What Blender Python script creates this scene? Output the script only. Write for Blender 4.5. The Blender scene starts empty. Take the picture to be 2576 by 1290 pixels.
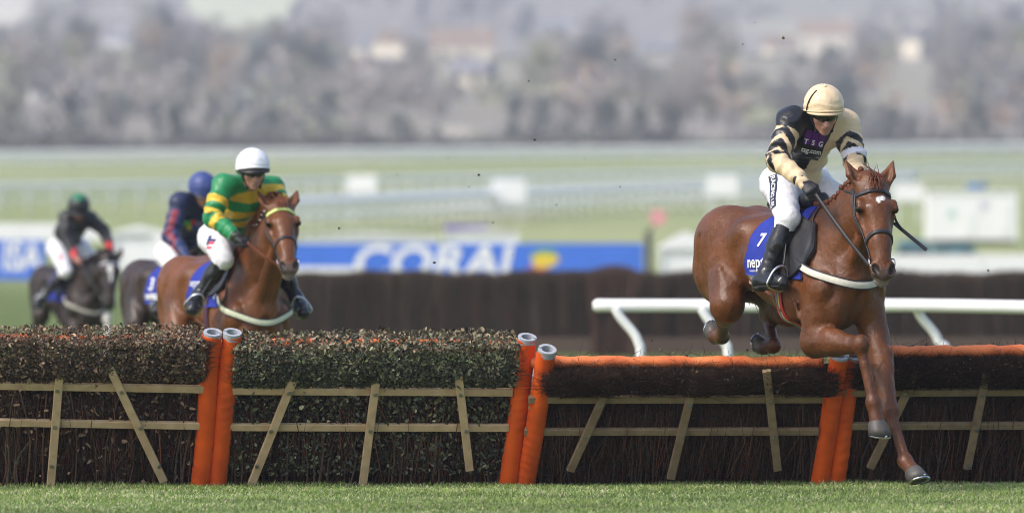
import bpy, bmesh, math, random
import numpy as np
from mathutils import Vector, Matrix
from mathutils.bvhtree import BVHTree

random.seed(7)
rng = np.random.default_rng(7)
SC = bpy.context.scene
COL = SC.collection
R = math.radians

# ------------------------------------------------------------------ camera, sky, sun, exposure
K = 18360.0            # focal length in units of a 2576 wide picture
CAMZ = 1.3
cam_d = bpy.data.cameras.new("camera")
cam_d.sensor_width = 36.0
cam_d.lens = 36.0 * K / 2576.0
cam_d.clip_start = 0.5
cam_d.clip_end = 20000
cam_d.dof.use_dof = True
cam_d.dof.focus_distance = 44.0
cam_d.dof.aperture_fstop = 2.6
cam = bpy.data.objects.new("camera", cam_d)
COL.objects.link(cam)
cam.location = (0, 0, CAMZ)
cam.rotation_euler = (R(90) + 49.0 / K, 0, 0)
SC.camera = cam

SUN_DIR = Vector((-0.54, -0.34, 0.68)).normalized()      # towards the sun: hazy, high on the left
wd = bpy.data.worlds.new("World"); SC.world = wd; wd.use_nodes = True
wn = wd.node_tree
sky = wn.nodes.new("ShaderNodeTexSky")
sky.sky_type = 'NISHITA'; sky.sun_disc = False
sky.sun_elevation = math.asin(SUN_DIR.z)
sky.sun_rotation = math.atan2(SUN_DIR.x, SUN_DIR.y)
sky.air_density = 1.0; sky.dust_density = 3.0; sky.ozone_density = 1.0
wn.links.new(sky.outputs[0], wn.nodes["Background"].inputs[0])
wn.nodes["Background"].inputs[1].default_value = 0.15
sun_d = bpy.data.lights.new("sun", 'SUN')
sun_d.energy = 1.5; sun_d.angle = R(9.0); sun_d.color = (1.0, 0.95, 0.87)
sun = bpy.data.objects.new("sun", sun_d); COL.objects.link(sun)
sun.location = (-200, 200, 300)
sun.rotation_euler = SUN_DIR.to_track_quat('Z', 'Y').to_euler()
SC.view_settings.view_transform = 'Standard'
SC.view_settings.look = 'None'
SC.view_settings.gamma = 1.0
SC.view_settings.exposure = 0.75
SC.view_settings.use_curve_mapping = False
SC.render.engine = 'CYCLES'
SC.cycles.use_denoising = True
SC.cycles.filter_width = 1.0
SC.cycles.max_bounces = 6
SC.cycles.volume_bounces = 0
SC.cycles.sample_clamp_indirect = 6.0
SC.cycles.volume_step_rate = 4.0


def A(u, v, d):
    """a point of the place: u, v measured in the 2576 wide picture, d metres away from the camera"""
    return Vector(((u - 1288.0) / K * d, d, CAMZ - (v - 694.0) / K * d))


# ------------------------------------------------------------------ materials
MATS = {}


def nd(nt, typ, **kw):
    n = nt.nodes.new(typ)
    for k, v in kw.items():
        if k.startswith('i_'):
            n.inputs[k[2:].replace('_', ' ')].default_value = v
        else:
            setattr(n, k, v)
    return n


def mat(name, col=(0.5, 0.5, 0.5), rough=0.6, metal=0.0, spec=0.4, attr=False, noise=0.0, nscale=20.0, bump=0.0, bscale=60.0,
        sheen=0.0, coat=0.0, col2=None, stretch=None, bdist=0.01, rvar=0.0, back=None, trans=0.0):
    if name in MATS:
        return MATS[name]
    m = bpy.data.materials.new(name); m.use_nodes = True
    nt = m.node_tree
    b = nt.nodes["Principled BSDF"]
    b.inputs["Roughness"].default_value = rough
    b.inputs["Metallic"].default_value = metal
    b.inputs["Specular IOR Level"].default_value = spec
    if sheen:
        b.inputs["Sheen Weight"].default_value = sheen
        b.inputs["Sheen Roughness"].default_value = 0.4
    if coat:
        b.inputs["Coat Weight"].default_value = coat
        b.inputs["Coat Roughness"].default_value = 0.25
    tc = nd(nt, "ShaderNodeTexCoord")
    vec = tc.outputs["Object"]
    if stretch:
        mp = nd(nt, "ShaderNodeMapping"); mp.inputs["Scale"].default_value = stretch
        nt.links.new(vec, mp.inputs["Vector"]); vec = mp.outputs[0]
    if attr:
        at = nd(nt, "ShaderNodeAttribute", attribute_name="Col"); base = at.outputs["Color"]
    else:
        rgb = nd(nt, "ShaderNodeRGB"); rgb.outputs[0].default_value = (*col, 1); base = rgb.outputs[0]
    if noise or col2:
        nz = nd(nt, "ShaderNodeTexNoise"); nz.inputs["Scale"].default_value = nscale; nz.inputs["Detail"].default_value = 6
        nt.links.new(vec, nz.inputs["Vector"])
        mr = nd(nt, "ShaderNodeMapRange")
        mr.inputs["From Min"].default_value = 0.3; mr.inputs["From Max"].default_value = 0.7
        nt.links.new(nz.outputs["Fac"], mr.inputs["Value"])
        if col2:
            mx = nd(nt, "ShaderNodeMix", data_type='RGBA'); mx.inputs["B"].default_value = (*col2, 1)
            nt.links.new(mr.outputs[0], mx.inputs["Factor"]); nt.links.new(base, mx.inputs["A"]); base = mx.outputs["Result"]
        if noise:
            mr.inputs["To Min"].default_value = 1 - noise if not col2 else 0
            mr.inputs["To Max"].default_value = 1 + noise if not col2 else 1
            if not col2:
                mu = nd(nt, "ShaderNodeMix", data_type='RGBA', blend_type='MULTIPLY'); mu.inputs["Factor"].default_value = 1
                nt.links.new(base, mu.inputs["A"]); nt.links.new(mr.outputs[0], mu.inputs["B"]); base = mu.outputs["Result"]
        if rvar:
            rr = nd(nt, "ShaderNodeMapRange"); rr.inputs["To Min"].default_value = rough - rvar; rr.inputs["To Max"].default_value = rough + rvar
            nt.links.new(nz.outputs["Fac"], rr.inputs["Value"]); nt.links.new(rr.outputs[0], b.inputs["Roughness"])
    nt.links.new(base, b.inputs["Base Color"])
    if bump:
        bz = nd(nt, "ShaderNodeTexNoise"); bz.inputs["Scale"].default_value = bscale; bz.inputs["Detail"].default_value = 4
        nt.links.new(vec, bz.inputs["Vector"])
        bp = nd(nt, "ShaderNodeBump"); bp.inputs["Strength"].default_value = bump; bp.inputs["Distance"].default_value = bdist
        nt.links.new(bz.outputs["Fac"], bp.inputs["Height"]); nt.links.new(bp.outputs[0], b.inputs["Normal"])
    if trans:
        tr = nd(nt, "ShaderNodeBsdfTranslucent"); nt.links.new(base, tr.inputs["Color"])
        ms = nd(nt, "ShaderNodeMixShader"); ms.inputs[0].default_value = trans
        nt.links.new(b.outputs[0], ms.inputs[1]); nt.links.new(tr.outputs[0], ms.inputs[2])
        nt.links.new(ms.outputs[0], nt.nodes["Material Output"].inputs["Surface"])
    MATS[name] = m
    return m


# ------------------------------------------------------------------ objects
def tag(o, label=None, cat=None, group=None, kind=None):
    if label: o["label"] = label
    if cat: o["category"] = cat
    if group: o["group"] = group
    if kind: o["kind"] = kind
    return o


def empty(name, loc=(0, 0, 0), rz=0.0, label=None, cat=None, group=None):
    o = bpy.data.objects.new(name, None); COL.objects.link(o)
    o.empty_display_size = 0.1
    o.location = loc; o.rotation_euler = (0, 0, rz)
    return tag(o, label, cat, group)


def mesh_data(name, verts, faces, smooth=False, cols=None):
    me = bpy.data.meshes.new(name)
    verts = np.asarray(verts, dtype=np.float32)
    if isinstance(faces, np.ndarray):
        n, k = faces.shape
        me.vertices.add(len(verts)); me.vertices.foreach_set("co", verts.ravel())
        me.loops.add(n * k); me.loops.foreach_set("vertex_index", faces.astype(np.int32).ravel())
        me.polygons.add(n); me.polygons.foreach_set("loop_start", np.arange(0, n * k, k, dtype=np.int32))
        me.update(calc_edges=True)
    else:
        me.from_pydata([tuple(map(float, v)) for v in verts], [], faces)
    if smooth:
        me.polygons.foreach_set("use_smooth", np.ones(len(me.polygons), dtype=bool))
    if cols is not None:
        ca = me.color_attributes.new("Col", 'FLOAT_COLOR', 'POINT')
        c4 = np.ones((len(verts), 4), dtype=np.float32); c4[:, :3] = cols
        ca.data.foreach_set("color", c4.ravel())
    return me


def obj(name, me, material, parent=None):
    o = bpy.data.objects.new(name, me); COL.objects.link(o)
    if material is not None and len(me.materials) == 0:
        me.materials.append(material)
    if parent is not None:
        o.parent = parent
    return o


class MB:
    """collects boxes, tubes, ribbons and sheets into one mesh"""
    def __init__(s, off=(0, 0, 0)):
        s.v = []; s.f = []; s.off = Vector(off)

    def add(s, vs, fs):
        n = len(s.v)
        s.v += [Vector(p) - s.off for p in vs]
        s.f += [tuple(i + n for i in f) for f in fs]
        return s

    def box(s, lo, hi):
        x0, y0, z0 = lo; x1, y1, z1 = hi
        return s.add([(x0, y0, z0), (x1, y0, z0), (x1, y1, z0), (x0, y1, z0), (x0, y0, z1), (x1, y0, z1), (x1, y1, z1), (x0, y1, z1)],
                     [(0, 3, 2, 1), (4, 5, 6, 7), (0, 1, 5, 4), (1, 2, 6, 5), (2, 3, 7, 6), (3, 0, 4, 7)])

    def bar(s, a, b, w, t, n=(0, -1, 0), bev=0.0):
        """a beam from a to b, w wide across, t thick along n"""
        a = Vector(a); b = Vector(b); d = (b - a).normalized(); n = Vector(n)
        n = (n - d * n.dot(d)).normalized(); sd = d.cross(n)
        prof = [(-w / 2, -t / 2), (w / 2, -t / 2), (w / 2, t / 2), (-w / 2, t / 2)]
        if bev:
            prof = [(-w / 2 + bev, -t / 2), (w / 2 - bev, -t / 2), (w / 2, -t / 2 + bev), (w / 2, t / 2 - bev), (w / 2 - bev, t / 2),
                    (-w / 2 + bev, t / 2), (-w / 2, t / 2 - bev), (-w / 2, -t / 2 + bev)]
        k = len(prof)
        vs = [p + sd * x + n * y for p in (a, b) for x, y in prof]
        fs = [(i, (i + 1) % k, (i + 1) % k + k, i + k) for i in range(k)] + [tuple(range(k))[::-1], tuple(range(k, 2 * k))]
        return s.add(vs, fs)

    def tube(s, pts, r, n=8, cap=True, closed=False):
        pts = [Vector(p) for p in pts]; m = len(pts)
        rs = r if isinstance(r, (list, tuple)) else [r] * m
        ref = Vector((0.13, 0.31, 0.94)); vs = []; prev = None
        for i, p in enumerate(pts):
            if closed: d = pts[(i + 1) % m] - pts[i - 1]
            else: d = pts[min(i + 1, m - 1)] - pts[max(i - 1, 0)]
            d.normalize()
            x = (prev - d * prev.dot(d)) if prev is not None else d.cross(ref)
            if x.length < 1e-6: x = d.orthogonal()
            x.normalize(); prev = x; y = d.cross(x)
            vs += [p + (x * math.cos(2 * math.pi * j / n) + y * math.sin(2 * math.pi * j / n)) * rs[i] for j in range(n)]
        fs = []
        for i in range(m if closed else m - 1):
            k = (i + 1) % m
            fs += [(i * n + j, i * n + (j + 1) % n, k * n + (j + 1) % n, k * n + j) for j in range(n)]
        if cap and not closed:
            fs += [tuple(range(n))[::-1], tuple(range((m - 1) * n, m * n))]
        return s.add(vs, fs)

    def ribbon(s, pts, nors, w, t, closed=False, bev=True):
        m = len(pts); vs = []; k = 6
        for i in range(m):
            if closed: d = pts[(i + 1) % m] - pts[i - 1]
            else: d = pts[min(i + 1, m - 1)] - pts[max(i - 1, 0)]
            d = d.normalized(); n = nors[i] - d * nors[i].dot(d)
            n = n.normalized() if n.length > 1e-6 else d.orthogonal().normalized()
            sd = d.cross(n); ww = w[i] if isinstance(w, (list, tuple)) else w
            p = pts[i]
            vs += [p - sd * ww / 2, p - sd * ww * .42 + n * t, p + sd * ww * .42 + n * t, p + sd * ww / 2, p + sd * ww * .4 - n * t * .4, p - sd * ww * .4 - n * t * .4]
        fs = []
        for i in range(m if closed else m - 1):
            q = (i + 1) % m
            fs += [(i * k + j, i * k + (j + 1) % k, q * k + (j + 1) % k, q * k + j) for j in range(k)]
        if not closed:
            fs += [tuple(range(k))[::-1], tuple(range((m - 1) * k, m * k))]
        return s.add(vs, fs)

    def ball(s, c, rx, ry=None, rz=None, n=10, m=7, M=None):
        ry = ry or rx; rz = rz or rx; c = Vector(c); vs = []; fs = []
        for i in range(m + 1):
            th = math.pi * i / m
            for j in range(n):
                ph = 2 * math.pi * j / n
                p = Vector((rx * math.sin(th) * math.cos(ph), ry * math.sin(th) * math.sin(ph), rz * math.cos(th)))
                vs.append(c + (M @ p if M else p))
        for i in range(m):
            for j in range(n):
                fs.append((i * n + j, (i + 1) * n + j, (i + 1) * n + (j + 1) % n, i * n + (j + 1) % n))
        return s.add(vs, fs)

    def build(s, name, material, parent=None, smooth=False):
        me = mesh_data(name, [tuple(p) for p in s.v], s.f, smooth)
        return obj(name, me, material, parent)


def smooth_path(pts, n=6, closed=False):
    """Catmull-Rom through the points"""
    pts = [Vector(p) for p in pts]; m = len(pts); out = []
    for i in range(m if closed else m - 1):
        if closed: p0, p1, p2, p3 = pts[i - 1], pts[i], pts[(i + 1) % m], pts[(i + 2) % m]
        else: p0, p1, p2, p3 = pts[max(i - 1, 0)], pts[i], pts[i + 1], pts[min(i + 2, m - 1)]
        for j in range(n):
            t = j / n
            out.append(0.5 * ((2 * p1) + (p2 - p0) * t + (2 * p0 - 5 * p1 + 4 * p2 - p3) * t * t + (3 * p1 - p0 - 3 * p2 + p3) * t ** 3))
    if not closed: out.append(pts[-1])
    return out


def text_geo(body, size=1.0, font_shear=0.0, bold=0.0):
    cu = bpy.data.curves.new("lettering", 'FONT'); cu.body = body; cu.size = size; cu.align_x = 'CENTER'; cu.align_y = 'CENTER'
    cu.shear = font_shear; cu.offset = bold; cu.resolution_u = 3
    o = bpy.data.objects.new("lettering", cu); COL.objects.link(o)
    me = o.evaluated_get(bpy.context.evaluated_depsgraph_get()).to_mesh()
    vs = [v.co.copy() for v in me.vertices]; fs = [tuple(p.vertices) for p in me.polygons]
    o.to_mesh_clear(); bpy.data.objects.remove(o); bpy.data.curves.remove(cu)
    return vs, fs


# ------------------------------------------------------------------ distance fields for bodies and clothing
def vv(p): return np.array((p[0], p[1], p[2]), dtype=np.float64)


class Field:
    def __init__(s, lo, hi, h):
        s.lo = vv(lo); s.h = h
        s.n = np.ceil((vv(hi) - s.lo) / h).astype(int) + 1
        s.D = np.full(s.n, 1.0, dtype=np.float32)
        s.ax = [(s.lo[i] + np.arange(s.n[i]) * h).astype(np.float32) for i in range(3)]

    def sub(s, lo, hi):
        a = np.maximum(np.floor((lo - s.lo) / s.h).astype(int), 0); b = np.minimum(np.ceil((hi - s.lo) / s.h).astype(int) + 1, s.n)
        if np.any(b <= a): return None
        return tuple(slice(a[i], b[i]) for i in range(3))

    def put(s, pr):
        lo, hi = pr.bounds(pr.k + 3 * s.h)
        sl = s.sub(lo, hi)
        if sl is None: return
        d = pr.dist(s.ax[0][sl[0]][:, None, None], s.ax[1][sl[1]][None, :, None], s.ax[2][sl[2]][None, None, :])
        D = s.D[sl]; k = pr.k
        if pr.cut:
            d = -d
            hh = np.maximum(k - np.abs(D - d), 0) / k
            s.D[sl] = np.maximum(D, d) + hh * hh * k * .25
        else:
            hh = np.maximum(k - np.abs(D - d), 0) / k
            s.D[sl] = np.minimum(D, d) - hh * hh * k * .25

    def mesh(s):
        D = s.D; ins = D < 0
        n = s.n
        c = [ins[i:n[0] - 1 + i, j:n[1] - 1 + j, k:n[2] - 1 + k] for i in (0, 1) for j in (0, 1) for k in (0, 1)]
        anyi = c[0].copy(); alli = c[0].copy()
        for q in c[1:]:
            anyi |= q; alli &= q
        act = anyi & ~alli
        I, J, Kk = np.nonzero(act)
        idx = np.full(act.shape, -1, dtype=np.int32); idx[I, J, Kk] = np.arange(len(I))
        P = np.zeros((len(I), 3)); cnt = np.zeros(len(I))
        for ax in range(3):
            o1, o2 = [a for a in range(3) if a != ax]
            for a in (0, 1):
                for b in (0, 1):
                    o = [0, 0, 0]; o[o1] = a; o[o2] = b
                    e = list(o); e[ax] = 1
                    d0 = D[I + o[0], J + o[1], Kk + o[2]]; d1 = D[I + e[0], J + e[1], Kk + e[2]]
                    m = (d0 < 0) != (d1 < 0)
                    t = np.where(m, d0 / np.where(m, d0 - d1, 1), 0)
                    for q in range(3):
                        P[:, q] += np.where(m, o[q] + (t if q == ax else 0), 0)
                    cnt += m
        P /= cnt[:, None]
        V = s.lo + (np.stack([I, J, Kk], 1) + P) * s.h
        F = []
        for ax in range(3):
            o1, o2 = (ax + 1) % 3, (ax + 2) % 3
            sl0 = [slice(None)] * 3; sl1 = [slice(None)] * 3
            sl0[ax] = slice(0, -1); sl1[ax] = slice(1, None)
            a = ins[tuple(sl0)]; b = ins[tuple(sl1)]
            E = np.nonzero(a != b)
            E = np.stack(E, 1)
            ok = (E[:, o1] > 0) & (E[:, o2] > 0) & (E[:, o1] < n[o1] - 1) & (E[:, o2] < n[o2] - 1)
            E = E[ok]
            def cell(d1, d2):
                q = E.copy(); q[:, o1] -= d1; q[:, o2] -= d2
                return idx[q[:, 0], q[:, 1], q[:, 2]]
            f = np.stack([cell(1, 1), cell(0, 1), cell(0, 0), cell(1, 0)], 1)
            flip = ~a[E[:, 0], E[:, 1], E[:, 2]]
            f[flip] = f[flip][:, ::-1]
            F.append(f)
        F = np.concatenate(F)
        F = F[(F >= 0).all(1)]
        return V, F


class EC:
    """tapered limb of elliptic section from a to b"""
    def __init__(s, a, b, ra, rb=None, qa=None, qb=None, side=(0, 1, 0), k=0.03, cut=False):
        s.a = vv(a); s.b = vv(b); s.ra = ra; s.rb = ra if rb is None else rb
        s.qa = s.ra if qa is None else qa; s.qb = s.rb if qb is None else qb
        s.k = k; s.cut = cut
        ab = s.b - s.a; s.L = max(np.linalg.norm(ab), 1e-5); d = ab / s.L if s.L > 1e-4 else np.array((0, 0, 1.0))
        s.d = d
        sd = vv(side); sd = sd - d * sd.dot(d)
        if np.linalg.norm(sd) < 1e-4: sd = np.cross(d, (0.3, 0.5, 0.8))
        s.s = sd / np.linalg.norm(sd); s.t = np.cross(d, s.s)

    def bounds(s, m):
        r = max(s.ra, s.rb, s.qa, s.qb) + m
        return np.minimum(s.a, s.b) - r, np.maximum(s.a, s.b) + r

    def dist(s, X, Y, Z):
        x = X - s.a[0]; y = Y - s.a[1]; z = Z - s.a[2]
        w = x * s.d[0] + y * s.d[1] + z * s.d[2]
        t = np.clip(w / s.L, 0, 1)
        c = w - t * s.L
        p = x * s.s[0] + y * s.s[1] + z * s.s[2]
        q = x * s.t[0] + y * s.t[1] + z * s.t[2]
        r1 = s.ra + (s.rb - s.ra) * t; r2 = s.qa + (s.qb - s.qa) * t; r3 = np.minimum(r1, r2)
        a = p / r1; b = q / r2; e = c / r3
        k0 = np.sqrt(a * a + b * b + e * e) + 1e-6
        k1 = np.sqrt((a / r1) ** 2 + (b / r2) ** 2 + (e / r3) ** 2) + 1e-6
        return k0 * (k0 - 1) / k1


class EL:
    """ellipsoid with three axes"""
    def __init__(s, c, r, ax=None, k=0.03, cut=False):
        s.c = vv(c); s.r = vv(r); s.k = k; s.cut = cut
        s.M = np.eye(3) if ax is None else np.array([vv(a) / np.linalg.norm(vv(a)) for a in ax])

    def bounds(s, m):
        r = s.r.max() + m
        return s.c - r, s.c + r

    def dist(s, X, Y, Z):
        x = X - s.c[0]; y = Y - s.c[1]; z = Z - s.c[2]
        k0 = 0; k1 = 0
        for i in range(3):
            p = (x * s.M[i, 0] + y * s.M[i, 1] + z * s.M[i, 2]) / s.r[i]
            k0 = k0 + p * p; k1 = k1 + (p / s.r[i]) ** 2
        k0 = np.sqrt(k0) + 1e-6; k1 = np.sqrt(k1) + 1e-6
        return k0 * (k0 - 1) / k1


def grow(prims, h, pad=0.03, clip=None):
    lo = np.min([p.bounds(0)[0] for p in prims if not p.cut], 0) - pad; hi = np.max([p.bounds(0)[1] for p in prims if not p.cut], 0) + pad
    F = Field(lo, hi, h)
    for p in prims: F.put(p)
    if clip is not None:
        X, Y, Z = F.ax[0][:, None, None], F.ax[1][None, :, None], F.ax[2][None, None, :]
        F.D = np.maximum(F.D, clip(X, Y, Z)).astype(np.float32)
    return F.mesh()


def inflated(prims, g, k=None):
    out = []
    for p in prims:
        if p.cut: continue
        if isinstance(p, EC):
            q = EC(p.a, p.b, p.ra + g, p.rb + g, p.qa + g, p.qb + g, p.s, k or p.k)
        else:
            q = EL(p.c, p.r + g, p.M, k or p.k)
        out.append(q)
    return out


def vnormals(V, F):
    n = np.cross(V[F[:, 2]] - V[F[:, 0]], V[F[:, 3]] - V[F[:, 1]])
    N = np.zeros_like(V)
    for i in range(4): np.add.at(N, F[:, i], n)
    return N / (np.linalg.norm(N, axis=1, keepdims=True) + 1e-12)


def relax(V, F, it=2, lam=0.5):
    for _ in range(it):
        S = np.zeros_like(V); C = np.zeros(len(V))
        for i in range(4):
            np.add.at(S, F[:, i], V[F[:, (i + 1) % 4]]); np.add.at(S, F[:, i], V[F[:, (i - 1) % 4]]); np.add.at(C, F[:, i], 2)
        V = V + lam * (S / C[:, None] - V)
    return V


def bvh_of(V, F):
    return BVHTree.FromPolygons([tuple(p) for p in V], [tuple(int(i) for i in f) for f in F])


def wave(P, seed, freq):
    """cheap smooth noise of points, -1..1"""
    r = np.random.default_rng(seed); out = np.zeros(len(P))
    for i in range(5):
        d = r.normal(size=3); d /= np.linalg.norm(d)
        out += np.sin(P @ d * freq * (0.7 + 0.6 * i / 4) + r.uniform(0, 6.28) + 1.5 * np.sin(P @ r.normal(size=3) * freq * .35))
    return out / 3.0

# ------------------------------------------------------------------ the ground and the hill behind
PROF = [(-60, 0), (46, 0), (55, -0.09), (95, -0.09), (122, 0), (140, .3), (193, 1.2), (250, 2.3), (350, 4.6), (420, 6.2), (600, 10.1), (660, 12.2),
        (1000, 24), (1500, 48), (2500, 97), (3300, 150)]
PX = [p[0] for p in PROF]; PZ = [p[1] for p in PROF]


def tz(x, y):
    z = float(np.interp(y, PX, PZ))
    if y > 700:
        a = min((y - 700) / 800, 1)
        z += a * (6 * math.sin(x / 190 + y / 410) + 4 * math.sin(x / 83 - y / 230))
    return z


ys = list(np.arange(-30, 140, 3)) + list(np.arange(140, 700, 14)) + list(np.arange(700, 3301, 50))
NX = 60
gv = []; gf = []
for y in ys:
    hw = 90 + max(y, 0) * 0.28
    for i in range(NX + 1):
        x = -hw + 2 * hw * i / NX
        gv.append((x, y, tz(x, y)))
for j in range(len(ys) - 1):
    for i in range(NX):
        a = j * (NX + 1) + i
        gf.append((a, a + 1, a + NX + 2, a + NX + 1))
gm = bpy.data.materials.new("turf_and_fields"); gm.use_nodes = True
nt = gm.node_tree; bs = nt.nodes["Principled BSDF"]; bs.inputs["Roughness"].default_value = 0.85; bs.inputs["Specular IOR Level"].default_value = 0.15
geo = nd(nt, "ShaderNodeNewGeometry")
sep = nd(nt, "ShaderNodeSeparateXYZ"); nt.links.new(geo.outputs["Position"], sep.inputs[0])


def ramp(fac, stops):
    r = nd(nt, "ShaderNodeValToRGB"); e = r.color_ramp.elements
    while len(e) < len(stops): e.new(0.5)
    for q, (p, c) in zip(e, stops): q.position = p; q.color = (*c, 1)
    nt.links.new(fac, r.inputs[0]); return r.outputs[0]


n1 = nd(nt, "ShaderNodeTexNoise"); n1.inputs["Scale"].default_value = 1.3; n1.inputs["Detail"].default_value = 8
nt.links.new(geo.outputs["Position"], n1.inputs["Vector"])
near = ramp(n1.outputs["Fac"], [(0.3, (0.085, 0.125, 0.03)), (0.55, (0.13, 0.17, 0.05)), (0.75, (0.17, 0.19, 0.075))])
n2 = nd(nt, "ShaderNodeTexNoise"); n2.inputs["Scale"].default_value = 0.035; n2.inputs["Detail"].default_value = 5
nt.links.new(geo.outputs["Position"], n2.inputs["Vector"])
mid = ramp(n2.outputs["Fac"], [(0.3, (0.22, 0.26, 0.10)), (0.5, (0.29, 0.325, 0.145)), (0.7, (0.37, 0.38, 0.20))])
vo = nd(nt, "ShaderNodeTexVoronoi"); vo.inputs["Scale"].default_value = 0.011
mp = nd(nt, "ShaderNodeMapping"); mp.inputs["Scale"].default_value = (1.0, 0.35, 0.0)
nt.links.new(geo.outputs["Position"], mp.inputs["Vector"]); nt.links.new(mp.outputs[0], vo.inputs["Vector"])
sp2 = nd(nt, "ShaderNodeSeparateColor"); nt.links.new(vo.outputs["Color"], sp2.inputs[0])
far = ramp(sp2.outputs[0], [(0.0, (0.25, 0.215, 0.19)), (0.35, (0.28, 0.26, 0.20)), (0.55, (0.36, 0.335, 0.25)), (0.75, (0.27, 0.24, 0.21)), (0.9, (0.50, 0.45, 0.35)), (1.0, (0.36, 0.37, 0.24))])


def sstep(a, b):
    m = nd(nt, "ShaderNodeMapRange", interpolation_type='SMOOTHSTEP'); m.inputs["From Min"].default_value = a; m.inputs["From Max"].default_value = b
    nt.links.new(sep.outputs["Y"], m.inputs["Value"]); return m.outputs[0]


m1 = nd(nt, "ShaderNodeMix", data_type='RGBA'); nt.links.new(sstep(150, 240), m1.inputs["Factor"]); nt.links.new(near, m1.inputs["A"]); nt.links.new(mid, m1.inputs["B"])
m2 = nd(nt, "ShaderNodeMix", data_type='RGBA'); nt.links.new(sstep(680, 760), m2.inputs["Factor"]); nt.links.new(m1.outputs["Result"], m2.inputs["A"]); nt.links.new(far, m2.inputs["B"])
nt.links.new(m2.outputs["Result"], bs.inputs["Base Color"])
bp = nd(nt, "ShaderNodeBump"); bp.inputs["Strength"].default_value = 0.6; bp.inputs["Distance"].default_value = 0.05
n3 = nd(nt, "ShaderNodeTexNoise"); n3.inputs["Scale"].default_value = 25; nt.links.new(geo.outputs["Position"], n3.inputs["Vector"])
nt.links.new(n3.outputs["Fac"], bp.inputs["Height"]); nt.links.new(bp.outputs[0], bs.inputs["Normal"])
ground = obj("ground", mesh_data("ground", gv, gf, True), gm)
tag(ground, "green racecourse turf rising to fields on the hillside", None, None, "structure")


# grass blades of the landing side
def blades(n, x0, x1, y0, y1, hmin, hmax, seed):
    r = np.random.default_rng(seed)
    x = r.uniform(x0, x1, n); y = r.uniform(y0, y1, n)
    patch = 0.5 + 0.5 * np.sin(x * 2.1 + 1.3 * np.sin(y * 1.7)) * np.sin(y * 2.6 + np.sin(x * 3.1))
    h = r.uniform(hmin, hmax, n) * (0.75 + 0.5 * patch)
    # longer tufts along the foot of the hurdle, where no mower goes
    foot = np.exp(-((y - (44.93 + x * 0.13)) / 0.22) ** 2); h *= 1 + 0.25 * foot
    a = r.uniform(0, 6.283, n); ln = r.uniform(0.15, 1.0, n) * h; w = r.uniform(0.0022, 0.0045, n)
    la = r.uniform(0, 6.283, n)
    dx = np.cos(a) * w; dy = np.sin(a) * w; lx = np.cos(la) * ln; ly = np.sin(la) * ln
    z0 = np.interp(y, PX, PZ) - 0.004
    V = np.zeros((n, 5, 3), dtype=np.float32)
    V[:, 0] = np.stack([x - dx, y - dy, z0], 1); V[:, 1] = np.stack([x + dx, y + dy, z0], 1)
    V[:, 2] = np.stack([x - dx * .8 + lx * .35, y - dy * .8 + ly * .35, z0 + h * .62], 1); V[:, 3] = np.stack([x + dx * .8 + lx * .35, y + dy * .8 + ly * .35, z0 + h * .62], 1)
    V[:, 4] = np.stack([x + lx, y + ly, z0 + h * (1 - 0.25 * ln / h)], 1)
    b = (np.arange(n) * 5)[:, None]
    F = np.concatenate([b + [0, 1, 3], b + [0, 3, 2], b + [2, 3, 4]])
    g = r.random(n); big = np.sin(x * 1.3 + 2 * np.sin(y * .9)) * np.sin(y * 1.9 + 1.2 * np.sin(x * .7)) + .5 * np.sin(x * 5.1 + y * 3.3) * np.sin(y * 6.7 - x * 2.2)
    dry = r.random(n) < 0.16 + .14 * np.clip(big, 0, 1)
    c = np.stack([0.135 + 0.11 * g + 0.05 * patch, 0.215 + 0.13 * g + 0.05 * patch, 0.055 + 0.05 * g], 1)
    c[dry] = np.stack([0.42 + 0.1 * g, 0.40 + 0.08 * g, 0.24 + 0.05 * g], 1)[dry]
    c *= (1 + .22 * big)[:, None]
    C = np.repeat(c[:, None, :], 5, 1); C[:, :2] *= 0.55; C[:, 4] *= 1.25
    return V.reshape(-1, 3), F, C.reshape(-1, 3)


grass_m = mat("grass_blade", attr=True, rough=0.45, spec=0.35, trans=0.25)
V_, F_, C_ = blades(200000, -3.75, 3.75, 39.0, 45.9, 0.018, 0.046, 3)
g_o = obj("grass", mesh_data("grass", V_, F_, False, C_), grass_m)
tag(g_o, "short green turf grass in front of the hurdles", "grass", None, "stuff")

# a grey track crossing behind the steeplechase fence
tr = MB()
tv = [(x, y, tz(x, y) + 0.02) for y in (96, 101, 106) for x in (-30, 0, 30)]
tr.add(tv, [(0, 1, 4, 3), (1, 2, 5, 4), (3, 4, 7, 6), (4, 5, 8, 7)])
tag(tr.build("path", mat("pale_grit", (0.36, 0.36, 0.38), 0.9, noise=0.2, nscale=3)), "pale grit path crossing behind the running rail", None, None, "structure")


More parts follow.
